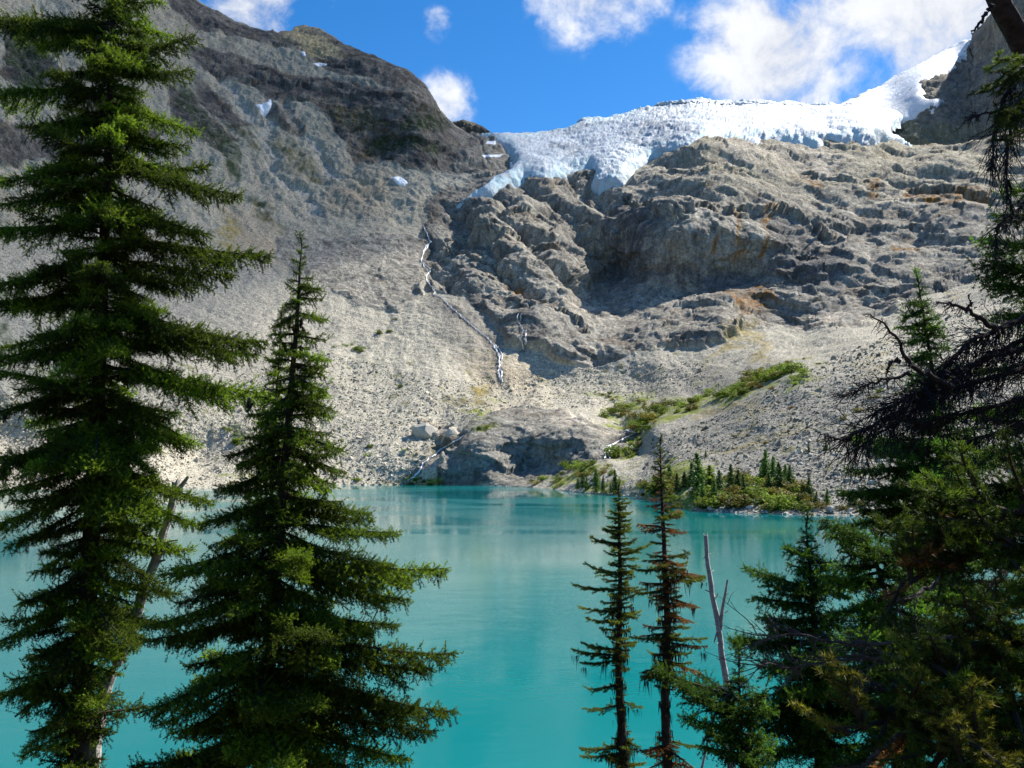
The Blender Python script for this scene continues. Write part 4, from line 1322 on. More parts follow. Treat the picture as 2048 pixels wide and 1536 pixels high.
def bough_mesh(L, seed, mats, dens=95, ln=.028, wd=.0062, droop=-25, upturn=22, lat=.42, spacing=.075, sub=.07, hang=.0, bare=.12, wood_r=.02, plan=1.0, name='bough', ang=58, full=False):
    """a conifer bough along +X: axis, side twigs, and short shoots with needles"""
    rng = np.random.default_rng(seed)
    n = 12
    s = np.linspace(0, 1, n)
    el = np.radians(droop * np.sin(s * np.pi * .75) + upturn * s ** 2 + rng.normal(0, 4))
    yaw = np.radians(rng.normal(0, 7) * s + np.cumsum(rng.normal(0, 2.5, n)))
    d = np.stack([np.cos(el) * np.cos(yaw), np.cos(el) * np.sin(yaw), np.sin(el)], -1)
    ax = np.r_[[[0, 0, 0]], np.cumsum(d[:-1] * L / (n - 1), 0)]
    P0, P1, TP, wood = [], [], [], [tube(ax, wood_r * (1.02 - s) + .003, 5)]

    def seg(a, b, t): P0.append(a); P1.append(b); TP.append(t)

    for i in range(n - 1):
        if s[i] > bare + .15: seg(ax[i], ax[i + 1], .3 + .7 * s[i])
    pos = bare
    side = 1
    while pos < .98:
        i = min(int(pos * (n - 1)), n - 2)
        f = pos * (n - 1) - i
        o = ax[i] * (1 - f) + ax[i + 1] * f
        t = d[i]
        sd = np.cross([0, 0, 1], t); sd /= np.linalg.norm(sd)
        a = np.radians(rng.normal(56, 8))
        v = t * math.cos(a) + sd * side * math.sin(a) * plan + np.array([0, 0, rng.normal(-.18 - hang, .16)])
        v /= np.linalg.norm(v)
        clump = .62 + .75 * max(0, noise.noise(Vector((pos * L * 4.5, seed * .37, side * .4))) + .35)
        ll = clump * (lat * L * ((1 - pos ** 2.2) if full else (1 - pos) ** .75) * min(1, (pos - bare) / .18 + .35) + .07) * rng.uniform(.65, 1.2)
        m = 4
        q = [o]
        for k in range(m):
            v = v + np.array([0, 0, -.10 - hang * .5 + .09 * k]) * .6 + rng.normal(0, .05, 3) + t * .06
            v /= np.linalg.norm(v)
            q.append(q[-1] + v * ll / m)
        q = np.array(q)
        wood.append(tube(q, np.linspace(.006, .0018, m + 1), 3))
        for k in range(m):
            seg(q[k], q[k + 1], .25 + .25 * k / m + .5 * pos)
        ns = int(ll / .042)
        for k in range(ns):
            u = (k + rng.uniform(.2, .8)) / max(ns, 1)
            j = min(int(u * m), m - 1)
            oo = q[j] + (q[j + 1] - q[j]) * (u * m - j)
            vv = q[j + 1] - q[j]; vv /= np.linalg.norm(vv)
            s2 = np.cross([0, 0, 1], vv); s2 /= np.linalg.norm(s2) + 1e-9
            e = vv * .62 + s2 * (1 if k % 2 else -1) * .75 + np.array([0, 0, rng.normal(.06 - hang * .8, .42)])
            e /= np.linalg.norm(e)
            seg(oo, oo + e * sub * rng.uniform(.6, 1.5) * (1.1 - .5 * u), .45 + .4 * pos + rng.uniform(-.1, .2))
            if full and k % 2 == 0:             # shoots standing up from and hanging below the twig give the bough its depth
                e = vv * .5 + s2 * rng.normal(0, .4) + np.array([0, 0, rng.choice([-1.0, .75])])
                e /= np.linalg.norm(e)
                seg(oo, oo + e * sub * rng.uniform(.7, 1.5), (.75 if e[2] > 0 else .15) + rng.uniform(-.1, .2))  # upright shoots coloured brighter than hanging ones, as if lit from above
        pos += spacing / L * rng.uniform(.7, 1.3) * .5
        side = -side
    V, Fn, tip = needles(np.array(P0), np.array(P1), np.clip(np.array(TP), 0, 1), dens, ln, wd, ang, rng, .25)
    wv, wf = join(wood)
    co = np.concatenate([wv, V])
    tp = np.concatenate([np.zeros((len(wv), 3)), tip])
    return mesh_np(name, co, [wf, Fn + len(wv)], mats, mat_idx=np.r_[np.zeros(len(wf)), np.ones(len(Fn))], colors={'tip': tp}, link=False)


def bough_set(mat, lens, nv, seed, **kw):
    return {L: [bough_mesh(L, seed + 31 * i + int(L * 1000), [M_BARK, mat], **kw) for i in range(nv)] for L in lens}


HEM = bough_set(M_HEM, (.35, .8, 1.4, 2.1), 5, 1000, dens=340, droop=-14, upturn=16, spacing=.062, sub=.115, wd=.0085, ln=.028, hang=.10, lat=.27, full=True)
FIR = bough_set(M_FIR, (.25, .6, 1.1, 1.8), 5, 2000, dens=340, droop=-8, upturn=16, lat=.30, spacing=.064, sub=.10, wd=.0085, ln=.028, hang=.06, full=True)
OLD = bough_set(M_OLD, (.25, .5, .9), 5, 3000, dens=520, droop=-6, upturn=24, lat=.22, spacing=.075, sub=.06, bare=.08, ln=.034, wd=.009)
BRN = bough_set(M_BROWN, (.5, .9), 3, 3500, dens=480, droop=-10, upturn=14, lat=.22, spacing=.08, sub=.06, bare=.1, ln=.032, wd=.009, hang=.15)


def trunk_at(tr, z):
    return np.array([np.interp(-z, -tr[:, 2], tr[:, k]) for k in range(3)])


BOUGHS = {}


def put_bough(tree, bset, o, az, el, L, roll, rng, name='bough'):
    key = min(bset, key=lambda k: abs(math.log(k / max(L, .05))))
    me = bset[key][rng.randrange(len(bset[key]))]
    b = bpy.data.objects.new(name, me)
    COL.objects.link(b)
    b.parent = tree
    b.location = Vector(o) - tree.location
    k = L / key
    b.scale = (k, k * (-1 if rng.random() < .5 else 1), k)
    b.rotation_euler = (roll, -el, az)
    BOUGHS.setdefault(tree.name, []).append((np.array(o, float), np.array([math.cos(az) * math.cos(el), math.sin(az) * math.cos(el), math.sin(el)]), L))
    return b


def conifer(name, label, line, D, bset, tips=(), prof=(), per_m=16, r0=.12, group=None, seed=1, el=(0.0, .25), topset=None, az_bias=None, bark=None, cat='tree', alt=None, alt_p=0.0, leader=True, depth_slope=0.0):
    """line: trunk in surveyed bearings from the top down; tips: main boughs by their tips; prof: (py, reach in px) for the fill"""
    rng = random.Random(seed)
    tr = np.array([at(x, y, D + depth_slope * i) for i, (x, y) in enumerate(line)])
    top = tr[0]
    last, prev = tr[-1], tr[-2]
    zb = float(bank_z(last[0], last[1])) - .15
    if last[2] > zb + .3:
        dirv = (last - prev) / abs(last[2] - prev[2])
        foot = last + dirv * (last[2] - zb) * np.array([.3, .3, 1])
        foot[2] = zb
        tr = np.vstack([tr, foot])
    base = tr[-1].copy(); base[2] += .1
    t = empty(name, tuple(base))
    # smooth trunk
    zz = np.linspace(tr[0, 2], tr[-1, 2], 34)
    pts = np.array([trunk_at(tr, z) for z in zz])
    for i in range(1, 33):
        pts[i, 0] += .018 * noise.noise(Vector((zz[i] * .9, seed, 0)))
    h = tr[0, 2] - tr[-1, 2]
    rad = r0 * ((tr[0, 2] - zz) / h) ** .8 + .006
    tv_, tf_ = tube(pts - base, rad, 9)
    mesh_np('trunk', tv_, tf_, [bark or M_BARK], parent=t, smooth=True)
    tr = pts
    # main boughs, aimed at their surveyed tips; they swing towards or away from the viewer a little
    for tip in tips:
        px, py, ay = tip[:3]
        dd_ = tip[3] if len(tip) > 3 else rng.uniform(-.5, .5)
        zat = EYE + float(ray(px, ay)[2]) * D
        o = trunk_at(tr, zat)
        e = at(px, py, o[1] + dd_)
        v = e - o
        L = float(np.linalg.norm(v))
        put_bough(t, (alt if alt and rng.random() < alt_p else bset), o, math.atan2(v[1], v[0]), math.atan2(v[2], math.hypot(v[0], v[1])) + math.radians(4), L * 1.04, rng.uniform(-.15, .15), rng)
    # fill
    if len(prof):
        pys = [a for a, b in prof]
        z0 = EYE + float(ray(1024, pys[0])[2]) * D
        z1 = EYE + float(ray(1024, pys[-1])[2]) * D
        n = int((z0 - z1) * per_m)
        ga = rng.uniform(0, 6)
        for i in range(n):
            u = (i + rng.random()) / n
            z = z0 + (z1 - z0) * u
            o = trunk_at(tr, z)
            py_ = 768 - F * math.tan(math.atan((o[2] - EYE) / o[1]) - PITCH)
            reach = float(np.interp(py_, pys, [b for a, b in prof])) * D / F
            ga += 2.4 + rng.uniform(-.3, .3)
            L = reach * rng.uniform(.32, 1.12) * (.75 + .5 * abs(noise.noise(Vector((z * .9, math.cos(ga) * 1.2, math.sin(ga) * 1.2 + seed)))))
            if L < .06: L = .06
            put_bough(t, (alt if alt and rng.random() < alt_p else bset), o, ga, math.radians(rng.uniform(*[math.degrees(x) for x in el])) , L, rng.uniform(-.2, .2), rng)
    if leader:                                  # the leading shoots at the very top
        put_bough(t, topset or bset, trunk_at(tr, top[2] - .02), rng.uniform(0, 6.28), math.radians(88), .20, 0, rng)
        for k in range(16):
            o = trunk_at(tr, top[2] - .05 - .055 * k)
            put_bough(t, topset or bset, o, k * 2.4 + rng.uniform(-.3, .3), math.radians(rng.uniform(20, 55) - k), .09 + .011 * k, 0, rng)
    tag(t, label, cat, group)
    t['_D'] = D
    return t, tr, base


def strands(pts, lens, rng, wd=.007):
    """hanging lichen: thin tapering wisps"""
    V, Fs = [], []
    for p, L in zip(pts, lens):
        for k in range(9):
            q = p + rng.normal(0, .035, 3) * [1, 1, .3]
            a = rng.uniform(0, 6.28)
            w = np.array([math.cos(a), math.sin(a), 0]) * wd * rng.uniform(.5, 1.4)
            l = L * rng.uniform(.3, 1.0)
            sw = rng.normal(0, .12, 3) * l; sw[2] = 0
            b = len(V)
            V += [q - w, q + w, q + w * .8 + sw * .5 - [0, 0, l * .5], q - w * .8 + sw * .5 - [0, 0, l * .5], q + sw - [0, 0, l]]
            Fs += [(b, b + 1, b + 2, b + 3), (b + 3, b + 2, b + 4, b + 4)]
    F4 = np.array([f for f in Fs if len(set(f)) == 4]); F3 = np.array([f[:3] for f in Fs if len(set(f)) == 3])
    return np.array(V), [F4, F3]


def hang_lichen(tree, base, tr, zr, n, reach, mat, seed, L=(.15, .45)):
    rng = np.random.default_rng(seed)
    pts, lens = [], []
    cand = [q for q in BOUGHS[tree.name] if zr[0] < q[0][2] < zr[1]]
    for k in range(n):
        o, d, L_ = cand[rng.integers(len(cand))]
        u = rng.uniform(.02, .95)
        q = o + d * L_ * u + [0, 0, -.10 * L_ * math.sin(u * 2.3)]
        pts.append(q - base)
        lens.append(rng.uniform(*L))
    v, f = strands(pts, lens, rng)
    tag(mesh_np('lichen', v, f, [mat], parent=tree), kind='stuff')


zpy = lambda py, D: EYE + float(ray(1024, py)[2]) * D

# --- the big hemlock on the left
conifer('hemlock_tree', 'tallest dark hemlock filling the left edge of the picture, top cut off', [(240, -150), (225, 100), (212, 400), (196, 800), (175, 1200), (155, 1536)], 15.0, HEM,
        tips=[(390, 68, 118), (385, 150, 150), (400, 238, 205), (375, 300, 265), (490, 378, 318, -.3), (440, 465, 405), (530, 546, 478, -.2), (460, 575, 520), (530, 676, 622, -.3), (505, 700, 650, .4), (440, 770, 705), (560, 772, 735, -.1), (400, 885, 815, -.3), (405, 880, 780, .5),
              (420, 1015, 925, -.2), (395, 1060, 960), (345, 1100, 1020), (320, 1180, 1090), (300, 1260, 1180),
              (-40, 68, 50), (25, 85, 60), (110, 48, 45, .3), (-50, 212, 180), (60, 250, 225, .3), (-10, 372, 330), (75, 335, 290), (10, 400, 370, .4), (-60, 480, 455), (20, 535, 500), (-60, 565, 530), (-40, 630, 590), (10, 690, 640, .3), (-70, 740, 680), (-30, 840, 765),
              (60, 820, 755, .4), (-90, 960, 850, -.6), (-60, 1060, 980), (20, 1100, 1010, -.3), (60, 1230, 1130), (-40, 1300, 1200), (15, 1400, 1290), (-60, 1420, 1330), (50, 1500, 1390),
              (110, 940, 838, -1.25), (260, 935, 838, -1.3), (190, 960, 845, -1.5), (40, 950, 840, -1.1), (325, 930, 845, -.9), (300, 1010, 930, -1.0), (250, 1280, 1200, -1.4), (340, 1030, 930, -1.5), (230, 700, 640, -1.4), (130, 740, 680, -1.3), (120, 1330, 1240, -1.2), (210, 1310, 1230, -1.2), (100, 1450, 1380, -1.0), (250, 440, 390, -1.2), (260, 130, 90, -1)],
        prof=[(-100, 105), (60, 150), (300, 190), (500, 215), (800, 225), (1000, 205), (1250, 165), (1536, 120)], per_m=23.0, r0=.18, seed=3, el=(-.25, .30))

# --- second hemlock in front of the scree and lake
t2, tr2, b2 = conifer('hemlock_tree', 'pointed hemlock with hanging cones at its tip, second from left', [(604, 490), (594, 640), (580, 800), (565, 1000), (545, 1250), (520, 1536)], 13.5, HEM,
        tips=[(650, 632, 626), (548, 636, 628), (640, 600, 597), (645, 682, 672), (655, 722, 708), (638, 575, 574), (660, 806, 786), (640, 738, 732), (648, 760, 752), (665, 832, 812), (680, 886, 862), (690, 930, 902), (668, 960, 930), (740, 1016, 992), (742, 1046, 1018), (795, 1076, 1050),
              (785, 1120, 1088), (755, 1162, 1128), (886, 1176, 1128, -.3), (800, 1195, 1150, -.5), (790, 1276, 1225), (895, 1330, 1272, -.3), (840, 1345, 1300, -.6), (830, 1405, 1350, .2), (900, 1412, 1345, -.2), (860, 1476, 1410), (815, 1505, 1450), (760, 1530, 1480),
              (500, 850, 805), (470, 925, 880), (455, 905, 868, .3), (430, 985, 942), (400, 1050, 1000), (345, 1140, 1080, -.2), (420, 1075, 1030), (380, 1170, 1110), (290, 1235, 1175, -.3), (330, 1270, 1215, .2), (300, 1290, 1230), (320, 1425, 1355), (350, 1470, 1400), (330, 1535, 1450, -.3),
              (600, 1330, 1240, -1.3), (660, 1290, 1200, -1.2), (500, 1420, 1320, -1.4), (640, 1440, 1350, -1.3), (480, 1500, 1430, -1.2), (470, 1230, 1150, -1.1), (610, 1160, 1080, -1.0)],
        prof=[(560, 22), (640, 40), (720, 55), (800, 75), (900, 110), (1000, 160), (1150, 230), (1300, 285), (1450, 300), (1536, 310)], per_m=21, r0=.13, seed=8, el=(-.18, .26))
# seed cones hanging near the tip
cm_v, cm_f = [], []
ring = np.linspace(0, 2 * np.pi, 8, endpoint=False)
for k in range(9):
    zc = -.11 * k / 8
    rc = .020 * math.sin(math.pi * (k + .6) / 9.4) ** .7 * (1.12 if k % 2 else .9)
    cm_v += [(rc * math.cos(a), rc * math.sin(a), zc) for a in ring]
for k in range(8):
    for j in range(8):
        cm_f.append((k * 8 + j, k * 8 + (j + 1) % 8, (k + 1) * 8 + (j + 1) % 8, (k + 1) * 8 + j))
CONE = mesh_np('cone', np.array(cm_v), np.array(cm_f), [M_CONE], link=False)
for px, py, tl in ((580, 636, .3), (603, 636, -.25), (584, 652, .45), (604, 652, -.4), (567, 684, .35), (583, 688, .1), (602, 690, -.1), (500, 795, .3), (505, 806, .5), (596, 648, 0), (536, 840, .2)):
    o = bpy.data.objects.new('cone', CONE)
    COL.objects.link(o); o.parent = t2
    p = at(px, py, 13.45)
    o.location = Vector(p) - t2.location
    o.rotation_euler = (0, tl, rr.uniform(0, 6)); o.scale = (1.25, 1.25, 1.45)
conifer('hemlock_tree', 'short slim hemlock tip just left of the cone-bearing tree', [(562, 636), (556, 740), (548, 900), (540, 1100)], 14.2, HEM,
        prof=[(655, 9), (740, 32), (850, 60), (1000, 80), (1100, 80)], per_m=24, r0=.06, seed=15, el=(-.05, .4))

# --- two slim lichen-hung firs right of the middle
t3, tr3, b3 = conifer('fir_tree', 'slim lichen-hung fir with green shoots, left of the middle pair', [(1237, 975), (1240, 1150), (1237, 1350), (1248, 1536)], 19.0, OLD,
        tips=[(1153, 1175, 1180), (1285, 1100, 1108), (1180, 1080, 1092), (1210, 1062, 1072), (1270, 1085, 1092), (1178, 1140, 1152), (1262, 1060, 1066), (1300, 1098, 1112), (1158, 1222, 1224), (1175, 1243, 1246), (1142, 1308, 1312, -.2), (1160, 1295, 1300), (1165, 1335, 1320), (1180, 1385, 1370), (1172, 1432, 1410), (1290, 1185, 1180),
              (1160, 1508, 1495), (1165, 1525, 1505, -.3), (1180, 1500, 1490, .3), (1280, 1495, 1480), (1278, 1240, 1225), (1280, 1420, 1400)],
        prof=[(985, 14), (1010, 30), (1050, 34), (1110, 46), (1180, 55), (1260, 55), (1320, 55), (1350, 18), (1460, 16), (1490, 50), (1536, 60)], per_m=32, r0=.12, seed=21, el=(-.05, .30))
hang_lichen(t3, b3, tr3, (zpy(1536, 19), zpy(1300, 19)), 110, .42, M_LICHEN, 4, (.15, .42))
hang_lichen(t3, b3, tr3, (zpy(1300, 19), zpy(1180, 19)), 60, .4, M_LICHENB, 5, (.1, .25))
t4, tr4, b4 = conifer('fir_tree', 'slim fir with brown dying boughs beside the grey snag', [(1320, 885), (1326, 1050), (1335, 1250), (1330, 1400), (1335, 1536)], 18.0, OLD,
        tips=[(1282, 1045, 1055), (1362, 1030, 1032), (1370, 1028, 1035), (1355, 1012, 1018), (1368, 1064, 1062), (1375, 1110, 1115), (1395, 1150, 1140), (1405, 1165, 1160, -.2), (1415, 1165, 1150, .3), (1370, 1140, 1130), (1290, 1120, 1120), (1262, 1144, 1140), (1272, 1190, 1180), (1398, 1215, 1195), (1376, 1240, 1225),
              (1262, 1284, 1275, -.2), (1408, 1290, 1275), (1410, 1305, 1285, -.3), (1285, 1270, 1268), (1395, 1345, 1320), (1280, 1345, 1330), (1290, 1360, 1350), (1400, 1500, 1480), (1290, 1500, 1490), (1390, 1530, 1500)],
        prof=[(895, 10), (930, 22), (970, 28), (1020, 38), (1060, 40), (1075, 20), (1110, 45), (1180, 58), (1250, 50), (1300, 62), (1360, 50), (1390, 16), (1460, 16), (1490, 55), (1536, 60)], per_m=32, r0=.12, seed=22, el=(-.1, .28), alt=BRN, alt_p=.58)
hang_lichen(t4, b4, tr4, (zpy(1520, 18), zpy(1280, 18)), 120, .48, M_LICHEN, 6, (.15, .4))
hang_lichen(t4, b4, tr4, (zpy(1300, 18), zpy(1130, 18)), 110, .5, M_LICHENB, 7, (.12, .32))


# --- dead snags
def snag(label, line, D, r0, r1, stubs, seed, ntw=0):
    rng = random.Random(seed)
    tr = np.array([at(x, y, D) for x, y in line])
    last = tr[-1].copy(); zb = float(bank_z(last[0], last[1])) - .15
    if last[2] > zb: last = last + (tr[-1] - tr[-2]) / abs(tr[-1][2] - tr[-2][2]) * (last[2] - zb) * np.array([.25, .25, 1]); last[2] = zb
    tr = np.vstack([tr, last])
    base = tr[-1] + [0, 0, .1]
    t = empty('dead_snag', tuple(base))
    s = np.linspace(0, 1, 40)
    cum = np.r_[0, np.cumsum(np.linalg.norm(np.diff(tr, axis=0), axis=1))]; cum /= cum[-1]
    pts = np.stack([np.interp(s, cum, tr[:, k]) for k in range(3)], -1)
    pts[1:-1, 0] += [.02 * noise.noise(Vector((i * .4, seed, 0))) for i in range(38)]
    rad = (r1 + (r0 - r1) * s) * np.array([1 + .16 * noise.noise(Vector((i * .7, seed, 3))) for i in range(40)])
    v, f = tube(pts - base, rad, 9)
    # a broken, splintered top
    for k in range(9): v[k, 2] += rng.uniform(0, .09); v[k, :2] *= 1
    cap = len(v); v = np.vstack([v, (pts[0] - base) + [0, 0, -.05]])
    f3 = np.array([[cap, k, (k + 1) % 9] for k in range(9)])
    mesh_np('trunk', v, [f, f3], [M_SNAG], parent=t, smooth=False)
    for st in stubs:
        q = np.array([at(x, y, D - st[1] * (i / max(1, len(st[0]) - 1))) for i, (x, y) in enumerate(st[0])]) - base
        n = len(q)
        rr_ = np.linspace(st[2], st[2] * .45, n)
        v, f = tube(q, rr_, 6)
        mesh_np('branch', v, f, [M_SNAG], parent=t, smooth=True)
    for k in range(ntw):                        # broken twig stubs up the stem
        u = rng.randrange(2, 26)
        a = rng.uniform(0, 6.28); L = rng.uniform(.04, .16)
        o = pts[u] - base
        e = o + np.array([math.cos(a) * L, math.sin(a) * L, rng.uniform(-.03, .08)])
        v, f = tube(np.array([o, (o + e) / 2 + [0, 0, .012], e]), [.011, .008, .004], 4)
        mesh_np('twig', v, f, [M_SNAG], parent=t)
    tag(t, label, 'snag')
    return t


snag('forked grey snag standing in the lake right of the slim firs', [(1411, 1072), (1416, 1130), (1424, 1190), (1436, 1245), (1446, 1320), (1456, 1400)], 16.0, .088, .034,
     [([(1441, 1258), (1444, 1222), (1450, 1190), (1455, 1160)], .1, .036), ([(1414, 1110), (1406, 1118)], .05, .012), ([(1424, 1185), (1410, 1180)], .05, .016), ([(1432, 1195), (1436, 1186)], .05, .014), ([(1434, 1265), (1428, 1285)], .04, .02), ([(1452, 1190), (1457, 1186)], .05, .012),
      ([(1450, 1225), (1456, 1222)], .05, .012), ([(1436, 1250), (1429, 1248)], .1, .014), ([(1440, 1320), (1432, 1316)], .1, .01)], 31, 22)
snag('bleached leaning snag behind the big left hemlock', [(352, 966), (347, 1000), (325, 1075), (312, 1120), (290, 1170), (262, 1270), (215, 1360), (190, 1480)], 15.5, .14, .065,
     [([(352, 985), (366, 968), (376, 954)], .1, .05), ([(348, 990), (338, 978), (330, 970)], .1, .022), ([(354, 990), (372, 990), (382, 984)], .1, .02), ([(326, 1088), (342, 1082), (355, 1080)], .1, .025), ([(308, 1130), (322, 1122), (330, 1120)], .1, .03)], 32, 16)
snag('thin broken sticks of a dead sapling below the forked snag', [(1446, 1385), (1432, 1420), (1420, 1460), (1404, 1536)], 14.0, .03, .014, [([(1424, 1442), (1412, 1470), (1396, 1510)], .05, .012)], 33)
snag('pale bare sapling sticking out right of the cone-bearing hemlock', [(756, 1228), (738, 1250), (722, 1280), (705, 1340)], 14.6, .03, .008, [([(738, 1250), (728, 1238), (722, 1226)], .05, .007), ([(742, 1246), (752, 1242)], .05, .006), ([(726, 1136), (722, 1160), (716, 1200)], .05, .008)], 34)

# --- trees crowding the right side
conifer('fir_tree', 'young fir with slender spire rising behind the dead boughs at right', [(1836, 562), (1850, 650), (1868, 760), (1885, 1000), (1900, 1300)], 14.0, FIR,
        tips=[(1800, 660, 650), (1812, 632, 622), (1808, 690, 678), (1816, 720, 706), (1830, 610, 600), (1712, 905, 880), (1700, 960, 930), (1720, 990, 950), (1950, 892, 872), (1990, 945, 905), (1690, 1020, 985), (1950, 960, 930), (1750, 930, 905, -.5), (1830, 960, 915, -.9), (1960, 1010, 965, -.6), (1780, 1010, 970, -.8), (1900, 1000, 950, -1),
              (1680, 1050, 1010), (1860, 905, 880, -.7)],
        prof=[(575, 8), (620, 24), (680, 40), (730, 40), (780, 70), (870, 120), (960, 170), (1100, 180), (1300, 180)], per_m=26, r0=.11, seed=41, el=(-.15, .22))
conifer('fir_tree', 'dark fir with a clear pointed top over the lake at lower right', [(1612, 1052), (1622, 1150), (1630, 1300), (1640, 1536)], 12.5, FIR,
        tips=[(1486, 1148, 1180), (1575, 1102, 1115), (1670, 1130, 1125), (1570, 1100, 1108, .3), (1580, 1135, 1140), (1520, 1208, 1212), (1515, 1248, 1245), (1545, 1262, 1258), (1462, 1285, 1290), (1480, 1300, 1290, .3), (1690, 1190, 1170), (1500, 1400, 1360), (1510, 1430, 1390, .4), (1700, 1260, 1240), (1500, 1480, 1430), (1515, 1530, 1480), (1540, 1180, 1185, -.4), (1600, 1420, 1360, -1.0), (1650, 1350, 1290, -1), (1560, 1350, 1300, -.8), (1690, 1450, 1390, -.6)],
        prof=[(1065, 10), (1100, 35), (1150, 65), (1220, 95), (1300, 130), (1400, 140), (1536, 145)], per_m=30, r0=.09, seed=42, el=(-.12, .22))
conifer('fir_tree', 'dark leaning fir between the pointed fir and the olive pine', [(1700, 1052), (1740, 1090), (1775, 1200), (1790, 1350), (1795, 1536)], 11.5, FIR,
        tips=[(1638, 1043, 1075), (1655, 1070, 1085), (1690, 1085, 1100), (1660, 1130, 1130), (1655, 1180, 1165), (1650, 1230, 1200), (1700, 1110, 1115, -.5), (1840, 1120, 1110), (1860, 1200, 1170), (1700, 1270, 1230, -.7), (1670, 1300, 1260), (1660, 1400, 1340), (1680, 1470, 1410), (1720, 1380, 1310, -.8)],
        prof=[(1060, 20), (1100, 70), (1180, 120), (1300, 150), (1450, 170), (1536, 180)], per_m=30, r0=.10, seed=43, el=(-.2, .15), leader=False)
conifer('fir_tree', 'bright green fir sapling at the bottom below the forked snag', [(1478, 1330), (1480, 1400), (1484, 1480), (1486, 1536)], 10.0, FIR,
        tips=[(1315, 1345, 1400, -.2), (1350, 1385, 1430), (1400, 1350, 1400, .2), (1410, 1400, 1440), (1380, 1440, 1470), (1400, 1500, 1510), (1545, 1420, 1430), (1550, 1480, 1490), (1430, 1470, 1480, -.4), (1520, 1400, 1410), (1500, 1520, 1500, -.5)],
        prof=[(1340, 14), (1390, 45), (1450, 70), (1536, 90)], per_m=30, r0=.05, seed=44, el=(0, .4))
conifer('fir_tree', 'fir at the right edge with tips pointing into the picture', [(2110, 200), (2115, 500), (2120, 900), (2125, 1200)], 10.0, FIR,
        tips=[(1968, 508, 500), (1975, 560, 545), (1985, 600, 580), (2000, 540, 520, .3), (1990, 430, 430), (2010, 380, 380), (1990, 650, 620), (1930, 850, 800, .4), (1960, 745, 720), (1900, 1010, 960, .5), (1980, 880, 840, .3), (1940, 930, 880, .6), (1980, 1000, 950), (1950, 1080, 1020)],
        prof=[(330, 30), (480, 70), (650, 110), (800, 170), (1000, 220), (1250, 240)], per_m=22, r0=.14, seed=45, el=(-.2, .15))


# --- the dead-limbed old pine at the right edge: crooked top, black boughs, hanging twigs
def crooked(a, b, n, wob, rng, sag=0.0):
    s = np.linspace(0, 1, n)[:, None]
    p = a * (1 - s) + b * s
    w = np.cumsum(rng.normal(0, wob, (n, 3)), 0)
    w -= s * w[-1]
    p = p + w
    p[:, 2] -= sag * np.sin(np.pi * s[:, 0])
    return p


def dead_bough(tree, base, line, D0, D1, r, ntw, twl, seed, mat=M_TWIG, droop=-.9, name='dead_bough', nsub=3, spread=1.0):
    rng = np.random.default_rng(seed)
    k = len(line)
    q = np.array([at(x, y, D0 + (D1 - D0) * i / (k - 1)) for i, (x, y) in enumerate(line)])
    cum = np.r_[0, np.cumsum(np.linalg.norm(np.diff(q, axis=0), axis=1))]; tot = cum[-1]; cum /= tot
    s = np.linspace(0, 1, 22)
    ax = np.stack([np.interp(s, cum, q[:, j]) for j in range(3)], -1)
    ax[1:-1] += rng.normal(0, .008, (20, 3))
    parts = [tube(ax, r * (1.05 - s) + .004, 6)]
    main = ax[-1] - ax[0]; main /= np.linalg.norm(main)
    for i in range(ntw):
        u = rng.uniform(.05, 1) ** .8
        o = np.array([np.interp(u, s, ax[:, j]) for j in range(3)])
        v = main * rng.uniform(.3, 1.0) + rng.normal(0, .55 * spread, 3) + [0, 0, droop * rng.uniform(.1, 1.0)]
        v /= np.linalg.norm(v)
        L = twl * rng.uniform(.35, 1.1)
        p = [o]
        for m in range(5):
            v = v + rng.normal(0, .16, 3) + [0, 0, droop * .10]
            v /= np.linalg.norm(v)
            p.append(p[-1] + v * L / 5)
        p = np.array(p)
        parts.append(tube(p, np.linspace(.0055, .0016, 6), 3))
        for m in range(nsub):
            j = rng.integers(1, 5)
            v2 = (p[j] - p[j - 1]) / (L / 5) + rng.normal(0, .6, 3); v2 /= np.linalg.norm(v2)
            e = p[j] + v2 * L * rng.uniform(.15, .45)
            parts.append(tube(np.array([p[j], (p[j] + e) / 2 + rng.normal(0, .01, 3), e]), [.003, .0022, .0012], 3))
    v, f = join(parts)
    o = mesh_np(name, v - base, f, [mat], parent=tree)
    return o


PD_ = 9.0
tr = np.array([at(x, y, PD_ + dz) for x, y, dz in ((1915, -330, -.5), (1935, -220, -.5), (1962, -100, -.4), (1995, 0, -.3), (2030, 60, -.2), (2070, 130, 0), (2105, 300, 0), (2125, 700, 0), (2135, 1200, 0), (2140, 1536, 0))])
zb = float(bank_z(tr[-1][0], tr[-1][1])) - .15
tr = np.vstack([tr, [tr[-1][0] + .02, tr[-1][1], zb]])
base = tr[-1] + [0, 0, .1]
dt = empty('old_pine', tuple(base))
cum = np.r_[0, np.cumsum(np.linalg.norm(np.diff(tr, axis=0), axis=1))]; cum /= cum[-1]
s_ = np.linspace(0, 1, 40)
pts = np.stack([np.interp(s_, cum, tr[:, k]) for k in range(3)], -1)
tvv, tff = tube(pts - base, np.interp(s_, [0, .05, .14, 1], [.008, .05, .105, .20]) + .008 * np.sin(np.arange(40) * 1.7), 12)
tvv = tvv + np.array([.016 * (noise.noise(Vector(v_ * 7)) + .5 * noise.noise(Vector(v_ * 17))) for v_ in tvv])[:, None]
M_BARKP = simple_mat('reddish_pine_bark', (.06, .042, .034), .95, 16, .7, 1.0, .08, dist=.06)
mesh_np('trunk', tvv, tff, [M_BARKP], parent=dt, smooth=True)
